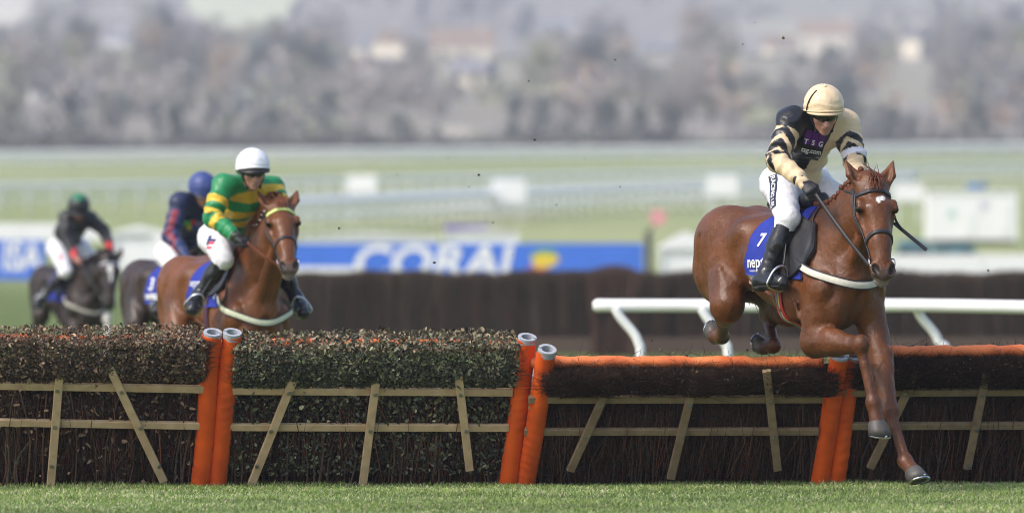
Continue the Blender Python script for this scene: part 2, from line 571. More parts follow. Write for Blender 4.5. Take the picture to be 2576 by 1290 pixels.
# ------------------------------------------------------------------ far trees, hedge and houses
def tube_tree(h, seed, crown_w, crown_lo, nface, fs, evergreen=False):
    r = random.Random(seed)
    tk = MB()
    lean = (r.uniform(-.04, .04) * h, r.uniform(-.04, .04) * h)
    top = Vector((lean[0], lean[1], h * .8))
    tk.tube([(0, 0, -0.3), (lean[0] * .3, lean[1] * .3, h * .3), top], [h * .03, h * .02, h * .005], 7)
    ends = [top]
    for i in range(12):
        t = r.uniform(crown_lo * .8, .7); a = r.uniform(0, 6.28); l = h * crown_w * r.uniform(.5, .95) * (1.1 - t * .5)
        s = Vector((lean[0] * t, lean[1] * t, h * t)); e = s + Vector((math.cos(a) * l, math.sin(a) * l, h * r.uniform(.08, .3)))
        m = s.lerp(e, .5) + Vector((0, 0, h * .03))
        tk.tube([s, m, e], [h * .011, h * .007, h * .002], 5)
        ends += [e, m]
    V = []; F = []
    lumps = [(p + Vector((r.gauss(0, .04), r.gauss(0, .04), r.gauss(0, .04))) * h, h * r.uniform(.10, .19) * (0.6 + crown_w)) for p in ends]
    for i in range(nface):
        c, rad = lumps[r.randrange(len(lumps))]
        d = Vector((r.gauss(0, 1), r.gauss(0, 1), r.gauss(0, .8))).normalized() * rad * (r.random() ** .45)
        p = c + d
        if p.z < h * crown_lo * .6: continue
        ax = Vector((r.gauss(0, 1), r.gauss(0, 1), r.gauss(0, 1))).normalized(); ay = ax.orthogonal().normalized()
        w = fs * r.uniform(.5, 1.2); l = fs * r.uniform(.8, 2.2) if not evergreen else fs * r.uniform(.6, 1.3)
        n = len(V)
        V += [p - ax * l, p + ay * w, p + ax * l, p - ay * w]; F.append((n, n + 1, n + 2, n + 3))
    return mesh_data("trunk", [tuple(v) for v in tk.v], tk.f, True), mesh_data("crown", [tuple(v) for v in V], F)


bark = mat("far_bark", (0.10, 0.085, 0.07), 0.9, noise=0.3, nscale=2)
CR = {'bare': mat("bare_twigs", (0.27, 0.247, 0.23), 0.9, noise=0.15, nscale=0.6),
      'dark': mat("evergreen_leaves", (0.13, 0.15, 0.145), 0.8, noise=0.35, nscale=0.6),
      'olive': mat("ivy_leaves", (0.24, 0.25, 0.14), 0.8, noise=0.3, nscale=0.6),
      'russet': mat("russet_twigs", (0.34, 0.24, 0.16), 0.85, noise=0.3, nscale=0.6)}
PROTO = {}
for kd, cw, cl, nf, f_ in (('bare', .36, .25, 1700, .011), ('dark', .22, .06, 1500, .022), ('olive', .30, .12, 1500, .018), ('russet', .34, .15, 1500, .014)):
    PROTO[kd] = [tube_tree(1.0, 31 + 7 * q + len(kd), cw * (0.85 + .2 * q), cl, nf, f_, kd != 'bare') for q in range(3 if kd == 'bare' else 2)]
    for t_, c_ in PROTO[kd]:
        t_.materials.append(bark); c_.materials.append(CR[kd])
TL = {'bare': ("bare grey-brown tree", "bare_tree"), 'dark': ("dark blue-green evergreen tree", "evergreen_tree"),
      'olive': ("olive green ivy-clad tree", "ivy_tree"), 'russet': ("warm russet tree still holding dead leaves", "russet_tree")}


CLEAR = [(480, 720, -60, 30), (-60, 60, -60, 40), (1356, 1446, -20, 60), (900, 1005, 40, 125), (1100, 1290, 100, 170), (1875, 1985, 55, 160), (2012, 2132, 5, 105), (2272, 2328, 115, 190),
         (258, 318, 50, 95), (1160, 1245, 275, 335), (780, 880, 330, 370), (1610, 1690, 60, 120), (70, 128, 290, 335), (1880, 1950, 310, 340)]


def vground(u, d): return 694 - (tz((u - 1288) / K * d, d) - CAMZ) / d * K


def plant_tree(kd, u, d, h, where, grp):
    x = (u - 1288) / K * d
    t_, c_ = random.choice(PROTO[kd])
    e = empty(TL[kd][1], (x, d, tz(x, d) - .1), random.uniform(0, 6.28), TL[kd][0] + " " + where, "tree", grp)
    e.scale = (h, h, h)
    obj("trunk", t_, None, e); obj("crown", c_, None, e)


for band, (d0, d1, n, h0, h1, mix, where, grp) in enumerate((
        (685, 790, 70, 2.6, 5.2, 'bbbdddddo', "in the belt behind the far white rails", "trees in the belt behind the far rails"),
        (820, 1150, 90, 5, 9, 'bbbbbbddor', "on the lower slope of the hazy hill", "trees on the lower slope"),
        (1150, 1600, 90, 7, 12, 'bbbbbddor', "halfway up the hazy hill", "trees halfway up the hill"),
        (1600, 2500, 70, 7, 13, 'bbbddo', "high on the hazy hill", "trees high on the hill"))):
    for i in range(n):
        kd = {'b': 'bare', 'd': 'dark', 'o': 'olive', 'r': 'russet'}[random.choice(mix)]
        u = -120 + (2816) * (i + random.uniform(-.6, 1.6)) / n
        dd, hh = random.uniform(d0, d1), random.uniform(h0, h1)
        vb = vground(u, dd); vt = vb - hh / dd * K; hw = .3 * hh / dd * K
        if any(u + hw > c[0] and u - hw < c[1] and vt < c[3] and vb > c[2] for c in CLEAR): continue
        plant_tree(kd, u, dd, hh, where, grp)

# the bare woodland that covers the slope as one mass
rw = np.random.default_rng(77); wv_ = []; wc_ = []
for i in range(1500):
    d = 800 * (3.0 ** rw.random()); u = rw.uniform(-140, 2716); x = (u - 1288) / K * d; rad = rw.uniform(1.6, 4.2); z = tz(x, d) + rad * rw.uniform(.5, 1.5)
    vb = vground(u, d); vt = vb - (z - tz(x, d) + rad) / d * K; hw = rad / d * K
    if any(u + hw > c[0] and u - hw < c[1] and vt < c[3] and vb > c[2] for c in CLEAR): continue
    n = 55; q = rw.normal(size=(n, 3)); q *= (rad * rw.random(n) ** .4 / np.linalg.norm(q, axis=1))[:, None]; q[:, 2] *= .8
    p = q + (x, d, z); p[:, 2] = np.maximum(p[:, 2], tz(x, d))
    a1 = rw.normal(size=(n, 3)); a1 /= np.linalg.norm(a1, axis=1)[:, None]; a2 = np.cross(a1, rw.normal(size=(n, 3))); a2 /= np.linalg.norm(a2, axis=1)[:, None]
    w = rw.uniform(.15, .5, (n, 1)); quad = np.stack([p - a1 * w * 1.8, p + a2 * w, p + a1 * w * 1.8, p - a2 * w], 1)
    t = .5 + .5 * math.sin(x / 31 + d / 97) * math.sin(d / 61 - x / 47); h = rw.random()
    c = np.array((.30, .275, .255)) * (.86 + .3 * h) if h < .70 else (np.array((.32, .32, .22)) if h < .82 else (np.array((.42, .32, .25)) if h < .90 else np.array((.19, .20, .215))))
    wv_.append(quad.reshape(-1, 3)); wc_.append(np.tile(c * (.78 + .44 * t), (n * 4, 1)))
wv_ = np.concatenate(wv_); wc_ = np.concatenate(wc_)
tag(obj("woodland", mesh_data("woodland", wv_, np.arange(len(wv_)).reshape(-1, 4), False, wc_), mat("woodland_twigs", attr=True, rough=.9, spec=.1)), "blurred bare woodland covering the hazy hillside", "woodland", None, "stuff")

# open fields between the woods
fm = {}
for i, (u0, u1, d0, d1, c, lb) in enumerate(((1070, 1320, 1240, 1570, (.62, .56, .44), "cream stubble field on the slope above the centre"), (1860, 2000, 1330, 1760, (.60, .54, .42), "narrow cream field on the slope at the right"), (470, 740, 2000, 3200, (.55, .56, .36), "pale yellow-green field at the hill top, left"),
                                            (-80, 80, 1950, 3200, (.62, .57, .45), "cream field at the top left corner of the hill"), (1990, 2150, 1480, 1740, (.58, .53, .41), "cream field below the large stone house"), (765, 895, 690, 800, (.30, .31, .18), "olive green paddock at the foot of the hill"),
                                            (1330, 1470, 1800, 2040, (.52, .48, .38), "pale field below the white rendered house"), (880, 1020, 1440, 1640, (.55, .5, .4), "pale field below the gabled cream house"), (1870, 1965, 790, 900, (.28, .28, .15), "small olive paddock among the lower trees"))):
    V = []; F = []; n = 10
    for j in range(n + 1):
        for k in range(n + 1):
            jt = .5 + .5 * math.sin(i * 2.3 + j * 1.1); kt = .5 + .5 * math.sin(i * 1.7 + k * .9)
            d = d0 + (d1 - d0) * (j / n * (.8 + .35 * kt)); uu_ = u0 + (u1 - u0) * (.5 + (k / n - .5) * (.62 + .38 * math.sin(math.pi * j / n) + .12 * jt)); x = (uu_ - 1288) / K * d
            V.append((x, d, tz(x, d) + .5))
    F = [(j * (n + 1) + k, j * (n + 1) + k + 1, (j + 1) * (n + 1) + k + 1, (j + 1) * (n + 1) + k) for j in range(n) for k in range(n)]
    tag(obj("field", mesh_data("field", V, F, True), mat("field_%d" % i, c, .9, noise=.15, nscale=.05)), lb, None, None, "structure")

# the low hedge at the foot of the hill
r_ = random.Random(5); hv = []; hf = []
for i in range(14000):
    x = r_.uniform(-70, 70); y = 672 + r_.gauss(0, 1.2); zz = abs(r_.gauss(0, .5)); z = tz(x, y) + min(zz, 1.2) * (2.3 + .9 * math.sin(x / 4.1) + .4 * math.sin(x / 1.7))
    ax = Vector((r_.gauss(0, 1), r_.gauss(0, 1), r_.gauss(0, 1))).normalized(); ay = ax.orthogonal().normalized(); p = Vector((x, y, z)); w = r_.uniform(.1, .3); n = len(hv)
    hv += [p - ax * w * 1.5, p + ay * w, p + ax * w * 1.5, p - ay * w]; hf.append((n, n + 1, n + 2, n + 3))
tag(obj("hedge", mesh_data("hedge", hv, hf), mat("hedge_dark", (.15, .145, .14), .9, noise=.3, nscale=.5)), "long dark hedge at the foot of the hill", "hedge", None, "stuff")

stone = mat("cream_stone", (0.72, 0.65, 0.52), 0.85, noise=0.12, nscale=.8)
rend = mat("white_render", (0.80, 0.80, 0.78), 0.7, noise=0.06, nscale=.5)
slate = mat("grey_roof", (0.22, 0.22, 0.24), 0.8, noise=0.2, nscale=1.2)
tile_r = mat("brown_roof", (0.28, 0.2, 0.15), 0.8, noise=0.2, nscale=1.2)
dglass = mat("dark_glass", (0.03, 0.035, 0.04), 0.1, spec=0.5)


def house(u, d, w, h, dep, rz, wall_m, roof_m, label):
    x = (u - 1288) / K * d
    e = empty("house", (x, d, tz(x, d) - .4), rz, label, "house", "houses on the hill")
    MB().box((-w / 2, -dep / 2, 0), (w / 2, dep / 2, h)).build("wall", wall_m, e)
    rh = dep * .42; o = .35; b = MB()
    b.add([(-w / 2 - o, -dep / 2 - o, h - .1), (w / 2 + o, -dep / 2 - o, h - .1), (w / 2 + o, dep / 2 + o, h - .1), (-w / 2 - o, dep / 2 + o, h - .1), (-w / 2 - o, 0, h + rh), (w / 2 + o, 0, h + rh)],
          [(0, 1, 5, 4), (2, 3, 4, 5), (0, 4, 3), (1, 2, 5), (0, 3, 2, 1)])
    rf = b.build("roof", roof_m, e)
    MB().box((w * .3, -.4, h + rh * .5), (w * .3 + .9, .4, h + rh + .9)).build("chimney", wall_m, rf)
    k = 3 if w > 9 else 2
    for s_ in range(2 if h > 4 else 1):
        for i in range(k):
            cx = -w / 2 + w * (i + .5) / k; cz = 1.5 + 2.6 * s_ + .4
            if s_ == 0 and i == k // 2:
                MB().box((cx - .5, -dep / 2 - .05, 0.4), (cx + .5, -dep / 2 + .02, 2.5)).build("door", dglass, e); continue
            wn_ = MB().box((cx - .55, -dep / 2 - .04, cz - .6), (cx + .55, -dep / 2 + .02, cz + .6)).build("window", dglass, e)
            MB().box((cx - .65, -dep / 2 - .12, cz - .72), (cx + .65, -dep / 2 - .02, cz - .61)).build("sill", rend, wn_)


house(1400, 2050, 8.5, 4.6, 6, .1, rend, slate, "white rendered house high on the hill, above all the others")
house(290, 1750, 4.2, 4.4, 5, -.2, rend, slate, "small white cottage high on the hill at the left")
house(935, 1650, 6.5, 5.6, 6, .25, stone, slate, "cream stone house on the hill, left of the centre")
house(985, 1560, 5.0, 6.4, 7, 1.2, stone, tile_r, "tall cream gabled house beside the cream stone house")
house(2080, 1750, 13, 7, 8, -.1, stone, tile_r, "large cream stone house high on the hill at the right")
house(1960, 1650, 6, 4.5, 6, .3, stone, tile_r, "cream cottage just left of the large cream house")
house(2300, 1350, 3.6, 4.2, 5, .9, stone, slate, "narrow cream house low on the hill at the far right")
house(100, 900, 2.4, 2.2, 4, .2, rend, slate, "small white house among trees at the far left")
house(1190, 1010, 5.0, 2.2, 5, -.4, stone, slate, "long low pale house at the foot of the hill")
house(1160, 1420, 12, 3.6, 8, .1, stone, tile_r, "long cream barn-like house on the open slope")
house(1650, 1700, 8, 4.2, 7, .2, stone, slate, "cream house between dark trees right of the centre")

# ------------------------------------------------------------------ far white running rails
wplastic = mat("white_rail_plastic", (0.82, 0.82, 0.81), 0.5, spec=0.2, noise=0.05, nscale=3)


def far_rail(pts, hgt, step, two, label):
    """white rail along points (u, d)"""
    P = []
    for (u0, d0), (u1, d1) in zip(pts[:-1], pts[1:]):
        x0 = (u0 - 1288) / K * d0; x1 = (u1 - 1288) / K * d1
        L = math.hypot(x1 - x0, d1 - d0); n = max(int(L / step), 1)
        P += [(x0 + (x1 - x0) * i / n, d0 + (d1 - d0) * i / n) for i in range(n)]
    P.append(((pts[-1][0] - 1288) / K * pts[-1][1], pts[-1][1]))
    o0 = Vector((P[0][0], P[0][1], tz(*P[0])))
    e = empty("running_rail", o0, 0, label, "rail", "white running rails far down the course")
    W = [Vector((x, y, tz(x, y))) - o0 for x, y in P]
    MB().tube([w + Vector((0, 0, hgt)) for w in W], .19, 6).build("rail", wplastic, e, True)
    for q in ((.72, .46) if two == 3 else ()): MB().tube([w + Vector((0, 0, hgt * q)) for w in W], .13, 6).build("rail", wplastic, e, True)
    if two is True: MB().tube([w + Vector((0, 0, hgt * .55)) for w in W], .085, 6).build("rail", wplastic, e, True)
    pm = MB().tube([(0, 0.5, -.1), (0, .35, hgt * .55), (0, 0.02, hgt - .03)], .10, 6)
    pme = mesh_data("post", [tuple(v) for v in pm.v], pm.f, True); pme.materials.append(wplastic)
    for w in W:
        p = obj("post", pme, None, e); p.location = w


far_rail([(-150, 596), (2700, 640)], 1.3, 2.3, 3, "longest white rail at the foot of the wooded hill")
far_rail([(-150, 318), (420, 332), (1300, 372), (2700, 452)], 1.25, 2.0, True, "white rail crossing the middle of the pale field")
far_rail([(640, 268), (1000, 285), (1500, 318), (2300, 372)], 1.15, 1.6, True, "white rail rising to the right behind the blue advertising board")
far_rail([(640, 275), (1000, 293), (1500, 328), (2300, 384)], 1.15, 1.6, True, "second white rail rising to the right beyond the blue board")


# ------------------------------------------------------------------ advertising boards, tents, cabins and cars
blue = mat("board_blue", (0.05, 0.17, 0.68), 0.5, noise=0.05, nscale=2)
wpaint = mat("board_white", (0.82, 0.82, 0.82), 0.5)
dsteel = mat("dark_steel", (0.05, 0.045, 0.05), 0.6)


def text_on(body, size, o, ex, ez, material, name, parent, shear=0.0, bold=0.0, sx=1.0):
    vs, fs = text_geo(body, size, shear, bold)
    V = [Vector(o) + Vector(ex) * (v.x * sx) + Vector(ez) * v.y for v in vs]
    b = MB(); b.add(V, fs)
    return b.build(name, material, parent)


def board(u0, u1, v0, v1, d, label, name="advertising_board"):
    a = A(u0, v1, d); c = A(u1, v0, d)
    w = c.x - a.x; h = c.z - a.z; cx = (a.x + c.x) / 2
    g = tz(cx, d)
    e = empty(name, (cx, d, g), 0, label, "board")
    MB().box((-w / 2, -.04, a.z - g), (w / 2, .04, c.z - g)).build("panel", blue, e)
    n = max(int(w / 2.4), 1)
    for i in range(n + 1):
        x = -w / 2 + .1 + (w - .2) * i / n
        MB().bar((x, .12, -.1), (x, .09, c.z - g - .05), .07, .07).build("leg", dsteel, e)
    return e, w, a.z - g, c.z - g


e, w, z0, z1 = board(640, 1618, 612, 706, 188, "long blue advertising board with big white letters and a coloured ribbon mark")
s_ = 188 / K
text_on("CORAL", 1.17, ((1098 - 1129) * s_, -.05, z0 + .44), (1, 0, 0), (0, 0, 1), wpaint, "lettering", e, 0.18, 0.03, 1.15)
b = MB().box((-w / 2, -.047, z0 + .16), ((905 - 1129) * s_, -.041, z0 + .36)).build("white_stripe", wpaint, e)
for nm, c, q in (("yellow_ribbon", (0.75, 0.55, 0.05), [(1335, 646), (1360, 636), (1400, 640), (1408, 655), (1385, 672), (1345, 676)]),
                 ("red_ribbon", (0.7, 0.07, 0.06), [(1330, 672), (1348, 674), (1378, 676), (1366, 690), (1322, 694)]),
                 ("green_ribbon", (0.1, 0.4, 0.12), [(1338, 637), (1362, 626), (1396, 630), (1402, 639), (1362, 636), (1336, 646)])):
    b = MB(); b.add([((u - 1129) * s_, -.05, 1.3 - (v - 694) * s_ - tz(0, 188)) for u, v in q], [tuple(range(len(q)))[::-1]])
    b.build(nm, mat(nm, c, .5), e)
e, w, z0, z1 = board(-160, 112, 604, 703, 192, "blue advertising board with white letters at the left edge")
s_ = 192 / K
text_on("ISA", 1.02, ((52 + 24) * s_, -.05, (z0 + z1) / 2 + .05), (1, 0, 0), (0, 0, 1), wpaint, "lettering", e, 0.12, 0.03, .72)

canvas = mat("white_canvas", (0.83, 0.83, 0.84), 0.75, noise=0.05, nscale=1.5, bump=.3, bscale=3)


def marquee(u0, u1, v0, v1, vr, d, label, name="marquee"):
    a = A(u0, v1, d); c = A(u1, v0, d); w = c.x - a.x; cx = (a.x + c.x) / 2; g = tz(cx, d); e_ = max(c.z - g, .6); rz = A(u0, vr, d).z - g
    e = empty(name, (cx, d, g), 0, label, "marquee")
    dp = min(w * .7, 5)
    MB().box((-w / 2, 0, -.05), (w / 2, dp, e_)).build("wall", canvas, e)
    b = MB(); o = .12
    n = 10; V = []; F = []
    for i in range(n + 1):
        x = -1 + 2 * i / n; zz = e_ - .02 + (rz - e_) * (1 - abs(x)) ** .8
        V += [((w / 2 + o) * x, -o, zz), ((w / 2 + o) * x, dp + o, zz)]
    for i in range(n): F.append((2 * i, 2 * i + 2, 2 * i + 3, 2 * i + 1))
    F.append(tuple(range(0, 2 * n + 1, 2))[::-1]); F.append(tuple(range(1, 2 * n + 2, 2)))
    b.add(V, F); b.build("roof", canvas, e)
    for x in (-w / 2, w / 2):
        MB().bar((x, -.05, -.1), (x, -.05, e_), .08, .08).build("pole", wplastic, e)
    return e


marquee(285, 412, 585, 700, 566, 205, "white marquee behind the black-clad jockey, left of the runners")
marquee(1662, 1790, 625, 700, 580, 197, "white marquee with sloping roof right of the blue board")
marquee(1120, 1300, 580, 612, 572, 214, "long low white tent directly above the blue board")
marquee(760, 1096, 590, 612, 582, 216, "lower white tent above the left half of the blue board")
e = empty("canvas_banner", (A(1165, 575, 219).x, 219, tz(0, 219)), 0, "strip of purple bunting above the long low white tent", "banner")
zb = A(0, 580, 219).z - tz(0, 219)
MB().box((-.55, -.02, zb), (.75, .02, zb + .17)).build("panel", mat("purple_cloth", (0.16, 0.10, 0.42), .7, noise=.3, nscale=5), e)
for x in (-.5, .7): MB().bar((x, .05, -.1), (x, .05, zb + .2), .05, .05).build("pole", wplastic, e)

# the dark post with the pale red disc at the end of the blue board
e = empty("marker_post", (A(1631, 690, 186).x, 186, tz(0, 186)), 0, "dark marker post with a pale red disc beside the blue board", "marker post")
MB().bar((0, 0, -.1), (0, 0, A(0, 582, 186).z - tz(0, 186)), .17, .17, bev=.02).build("post", dsteel, e)
b = MB(); zc = A(0, 547, 186).z - tz(0, 186); n = 24
for yy in (-.03, .03): b.v += [Vector((.24 + .21 * math.cos(6.2832 * i / n), yy, zc + .21 * math.sin(6.2832 * i / n))) for i in range(n)]
b.f += [tuple(range(n))[::-1], tuple(range(n, 2 * n))] + [(i, (i + 1) % n, (i + 1) % n + n, i + n) for i in range(n)]
b.build("disc", mat("disc_red", (0.75, 0.33, 0.35), .5), e)
MB().bar((.0, .05, A(0, 590, 186).z - tz(0, 186)), (.24, .05, zc), .05, .05).build("arm", dsteel, e)


def cabin(u0, u1, v0, v1, d, label, blocks):
    a = A(u0, v1, d); c = A(u1, v0, d); w = c.x - a.x; cx = (a.x + c.x) / 2; g = tz(cx, d); h = c.z - g
    e = empty("white_cabin", (cx, d, g), 0, label, "cabin")
    MB().box((-w / 2, 0, .15), (w / 2, 2.4, h)).build("wall", wpaint, e)
    MB().box((-w / 2 - .06, -.06, h), (w / 2 + .06, 2.46, h + .08)).build("roof", wplastic, e)
    MB().box((-w / 2 + .1, .1, -.1), (w / 2 - .1, 2.3, .15)).build("base", dsteel, e)
    for nm, x0, x1, z0, z1, m in blocks:
        MB().box((x0 * w, -.03, z0 * h), (x1 * w, .01, z1 * h)).build(nm, m, e)
    return e


teal = mat("teal_paint", (0.10, 0.20, 0.24), .5, noise=.2, nscale=2)
pale_green = mat("pale_green_mark", (0.45, 0.62, 0.58), .6)
lilac = mat("grey_lilac_mark", (0.5, 0.5, 0.62), .6)
e = cabin(2335, 2560, 484, 640, 255, "big white cabin with faint green marks at the far right", [("door", -.15, .02, .1, .62, wplastic), ("green_mark", -.28, -.2, .52, .66, pale_green), ("lilac_mark", .08, .16, .68, .82, lilac), ("vent", .3, .42, .2, .8, wplastic)])
zt = A(0, 484, 255).z - tz(0, 255)
e2 = empty("blue_tank", (A(2460, 480, 256).x, 256, zt + tz(0, 256) + .075), 0, "small blue tank on the roof of the big white cabin", "tank")
b = MB().tube([(-.34, .5, .12), (.34, .5, .12)], .13, 12); b.build("drum", mat("tank_blue", (0.06, 0.16, 0.33), .5), e2, True)
for x in (-.25, .25): MB().box((x - .03, .38, -.01), (x + .03, .62, .06)).build("foot", dsteel, e2)
for u0, u1, v0, v1, d, lb in ((872, 946, 440, 492, 296, "white signboard on the course, right of the green and yellow jockey"), (1236, 1322, 450, 516, 300, "white square signboard in the middle of the pale field"),
                              (1776, 1856, 440, 500, 298, "white signboard left of the leading horse's quarters"), (2246, 2322, 462, 514, 302, "white signboard right of the leading horse's ears")):
    a = A(u0, v1, d); c = A(u1, v0, d); g = tz((a.x + c.x) / 2, d)
    e = empty("signboard", ((a.x + c.x) / 2, d, g), 0, lb, "signboard", "white signboards on the course")
    w = c.x - a.x
    MB().box((-w / 2, -.03, a.z - g + .1), (w / 2, .03, c.z - g)).build("panel", wpaint, e)
    for x in (-w * .35, w * .35): MB().bar((x, .06, -.1), (x, .06, c.z - g - .1), .07, .07).build("leg", wplastic, e)
    MB().box((-w / 2 + .05, -.032 - .02, a.z - g + .14), (w / 2 - .05, -.032, a.z - g + .22)).build("ledge", wplastic, e)


def car(u, d, L, colr, rz, label):
    x = (u - 1288) / K * d
    e = empty("parked_car", (x, d, tz(x, d)), rz, label, "car", "cars parked behind the boards")
    prof = [(-.5, .25), (-.5, .55), (-.47, .62), (-.34, .66), (-.2, .93), (-.12, .97), (.2, .97), (.3, .92), (.41, .66), (.49, .6), (.5, .3), (.48, .22), (-.48, .22)]
    hw = .85; b = MB(); n = len(prof)
    for s in (-1, 1): b.v += [Vector((px * L, s * (hw - (.13 if pz > .7 else 0)), pz * 1.5)) for px, pz in prof]
    b.f += [tuple(range(n)), tuple(range(n, 2 * n))[::-1]] + [(i, i + n, (i + 1) % n + n, (i + 1) % n) for i in range(n)]
    b.build("body", mat("car_%02d%02d" % (int(colr[0] * 99), int(colr[2] * 99)), colr, .25, spec=.5, coat=.5), e)
    for s in (-1, 1):
        q = [(-.31, .68), (-.185, .9), (.19, .92), (.37, .68)]
        w_ = MB(); y = s * (hw - .115); w_.add([(px * L, y + s * .01 + (s * .09 if pz < .7 else 0), pz * 1.5) for px, pz in q], [(0, 1, 2, 3) if s > 0 else (3, 2, 1, 0)]); w_.build("side_window", dglass, e)
        for wx in (-.31, .31):
            t = MB().tube([(wx * L, s * .62, .32), (wx * L, s * .86, .32)], .32, 16); ty = t.build("wheel", mat("tyre", (.02, .02, .02), .8), e)
            MB().tube([(wx * L, s * .855, .32), (wx * L, s * .875, .32)], .19, 12).build("rim", mat("rim_alloy", (.6, .6, .62), .3, 1.0), ty)
    wsh = MB().add([(.305 * L, -.62, 1.37), (.305 * L, .62, 1.37), (.405 * L, .7, 1.02), (.405 * L, -.7, 1.02)], [(0, 1, 2, 3)]); wsh.v = [v + Vector((.02, 0, .02)) for v in wsh.v]; wsh.build("windscreen", dglass, e)
    for s in (-1, 1): MB().box((.47 * L, s * .72 - .12, .78), (.505 * L, s * .72 + .12, .92)).build("headlight", mat("lamp_glass", (.8, .8, .8), .1), e)




def covered_trailer(u0, u1, v0, d, label):
    a = A(u0, v0, d); c = A(u1, v0, d); w = c.x - a.x; cx = (a.x + c.x) / 2; g = tz(cx, d); h = a.z - g
    e = empty("covered_trailer", (cx, d, g), 0, label, "trailer", "covered trailers beside the big white cabin")
    prof = [(-.5, .42), (-.5, .8), (-.46, .92), (-.2, .97), (.1, 1.0), (.4, .95), (.5, .82), (.5, .42)]; n = len(prof); b = MB()
    for y in (0, 1.6): b.v += [Vector((x * w, y, z * h)) for x, z in prof]
    b.f += [tuple(range(n)), tuple(range(n, 2 * n))[::-1]] + [(i, i + n, (i + 1) % n + n, (i + 1) % n) for i in range(n)]
    b.build("cover", teal, e)
    MB().box((-w * .48, .05, h * .3), (w * .48, 1.55, h * .42)).build("bed", dsteel, e)
    for x in (-.3, .3):
        MB().tube([(x * w, -.02, .3), (x * w, .2, .3)], .3, 14).build("wheel", mat("tyre", (.02, .02, .02), .8), e)


covered_trailer(2262, 2336, 600, 206, "small teal covered trailer left of the big white cabin")
covered_trailer(2345, 2455, 612, 204, "longer teal covered trailer in front of the big white cabin")

# low white boards along the right behind the fence, and at the left above the blue board
for u0, u1, v0, v1, d, lb in ((1790, 2700, 640, 702, 190, "long low white board behind the leading horse"), (-160, 270, 562, 604, 200, "white hoarding above the blue and white board at the left"),
                              (390, 640, 585, 706, 196, "white hoarding behind the jockeys, left of the blue lettered board")):
    a = A(u0, v1, d); c = A(u1, v0, d); g = tz((a.x + c.x) / 2, d)
    e = empty("white_hoarding", ((a.x + c.x) / 2, d, g), 0, lb, "hoarding", "white hoardings beside the course")
    w = c.x - a.x; n = max(2, int(w / 2.2))
    for i in range(n):
        MB().box((-w / 2 + w * i / n + .01, -.03, max(a.z - g, -.1)), (-w / 2 + w * (i + 1) / n - .01, .03, c.z - g)).build("panel", wpaint, e)
        MB().bar((-w / 2 + w * i / n, .08, -.1), (-w / 2 + w * i / n, .08, c.z - g), .06, .06).build("leg", wplastic, e)

# ------------------------------------------------------------------ the birch steeplechase fence behind
fe = empty("birch_fence", (0, 122, 0), 0, "tall brown birch steeplechase fence across the background", "fence")


def birch(n, x0, x1, y0, y1, hfun, seed, w=(.004, .011)):
    r = np.random.default_rng(seed)
    x = r.uniform(x0, x1, n); y = r.uniform(y0, y1, n); h = hfun(x) * (1 - .1 * r.random(n) ** 2 + r.normal(0, .018, n))
    lx = r.normal(0, .05, n); ly = r.normal(0, .04, n); ww = r.uniform(*w, n); a = r.uniform(0, 3.14, n)
    dx = np.cos(a) * ww; dy = np.sin(a) * ww
    V = np.zeros((n, 4, 3), dtype=np.float32); z = np.zeros(n) - .02
    V[:, 0] = np.stack([x - dx, y - dy, z], 1); V[:, 1] = np.stack([x + dx, y + dy, z], 1)
    V[:, 2] = np.stack([x + lx + dx * .5, y + ly + dy * .5, h], 1); V[:, 3] = np.stack([x + lx - dx * .5, y + ly - dy * .5, h], 1)
    g = r.random(n); big = r.random(n); rd = r.random(n) < .25
    c = np.stack([.038 + .05 * g + .012 * big, .030 + .036 * g + .008 * big, .023 + .025 * g + .004 * big], 1)
    c[rd] *= [1.25, .98, .9]
    return V.reshape(-1, 3), np.arange(4 * n).reshape(-1, 4), np.repeat(c[:, None], 4, 1).reshape(-1, 3)


tw_m = mat("birch_twig", attr=True, rough=.85, spec=.06)
V_, F_, C_ = birch(34000, A(700, 0, 122).x, A(2760, 0, 122).x, -.55, .55, lambda x: 1.36 + .02 * np.sin(x * 2.3) + .015 * np.sin(x * 7), 11)
o = obj("birch_bundle", mesh_data("birch_bundle", V_, F_, False, C_), tw_m, fe); tag(o, kind="stuff")
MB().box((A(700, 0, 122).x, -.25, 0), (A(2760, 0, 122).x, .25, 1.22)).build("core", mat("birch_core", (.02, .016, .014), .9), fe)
MB().box((A(700, 0, 122).x, -.72, 0), (A(2760, 0, 122).x, -.6, .28)).build("take_off_board", mat("board_brown", (.09, .06, .045), .8), fe)
bx = A(1545, 0, 119.5).x
se = empty("twig_bundle", (bx, 119.5, 0), 0, "reddish brown birch bundle rising above the fence top", "birch bundle")
V_, F_, C_ = birch(2600, -.36, .36, -.3, .3, lambda x: 1.46 - .5 * np.abs(x) ** 1.6, 12)
C_ = C_ * np.array([1.35, 1.1, 1.1]) + .008
o = obj("twig_mass", mesh_data("twig_mass", V_, F_, False, C_), tw_m, se); tag(o, kind="stuff")
MB().tube([(-.38, -.36, .75), (.38, -.36, .75)], .03, 8).build("binding_rail", mat("board_brown"), se)

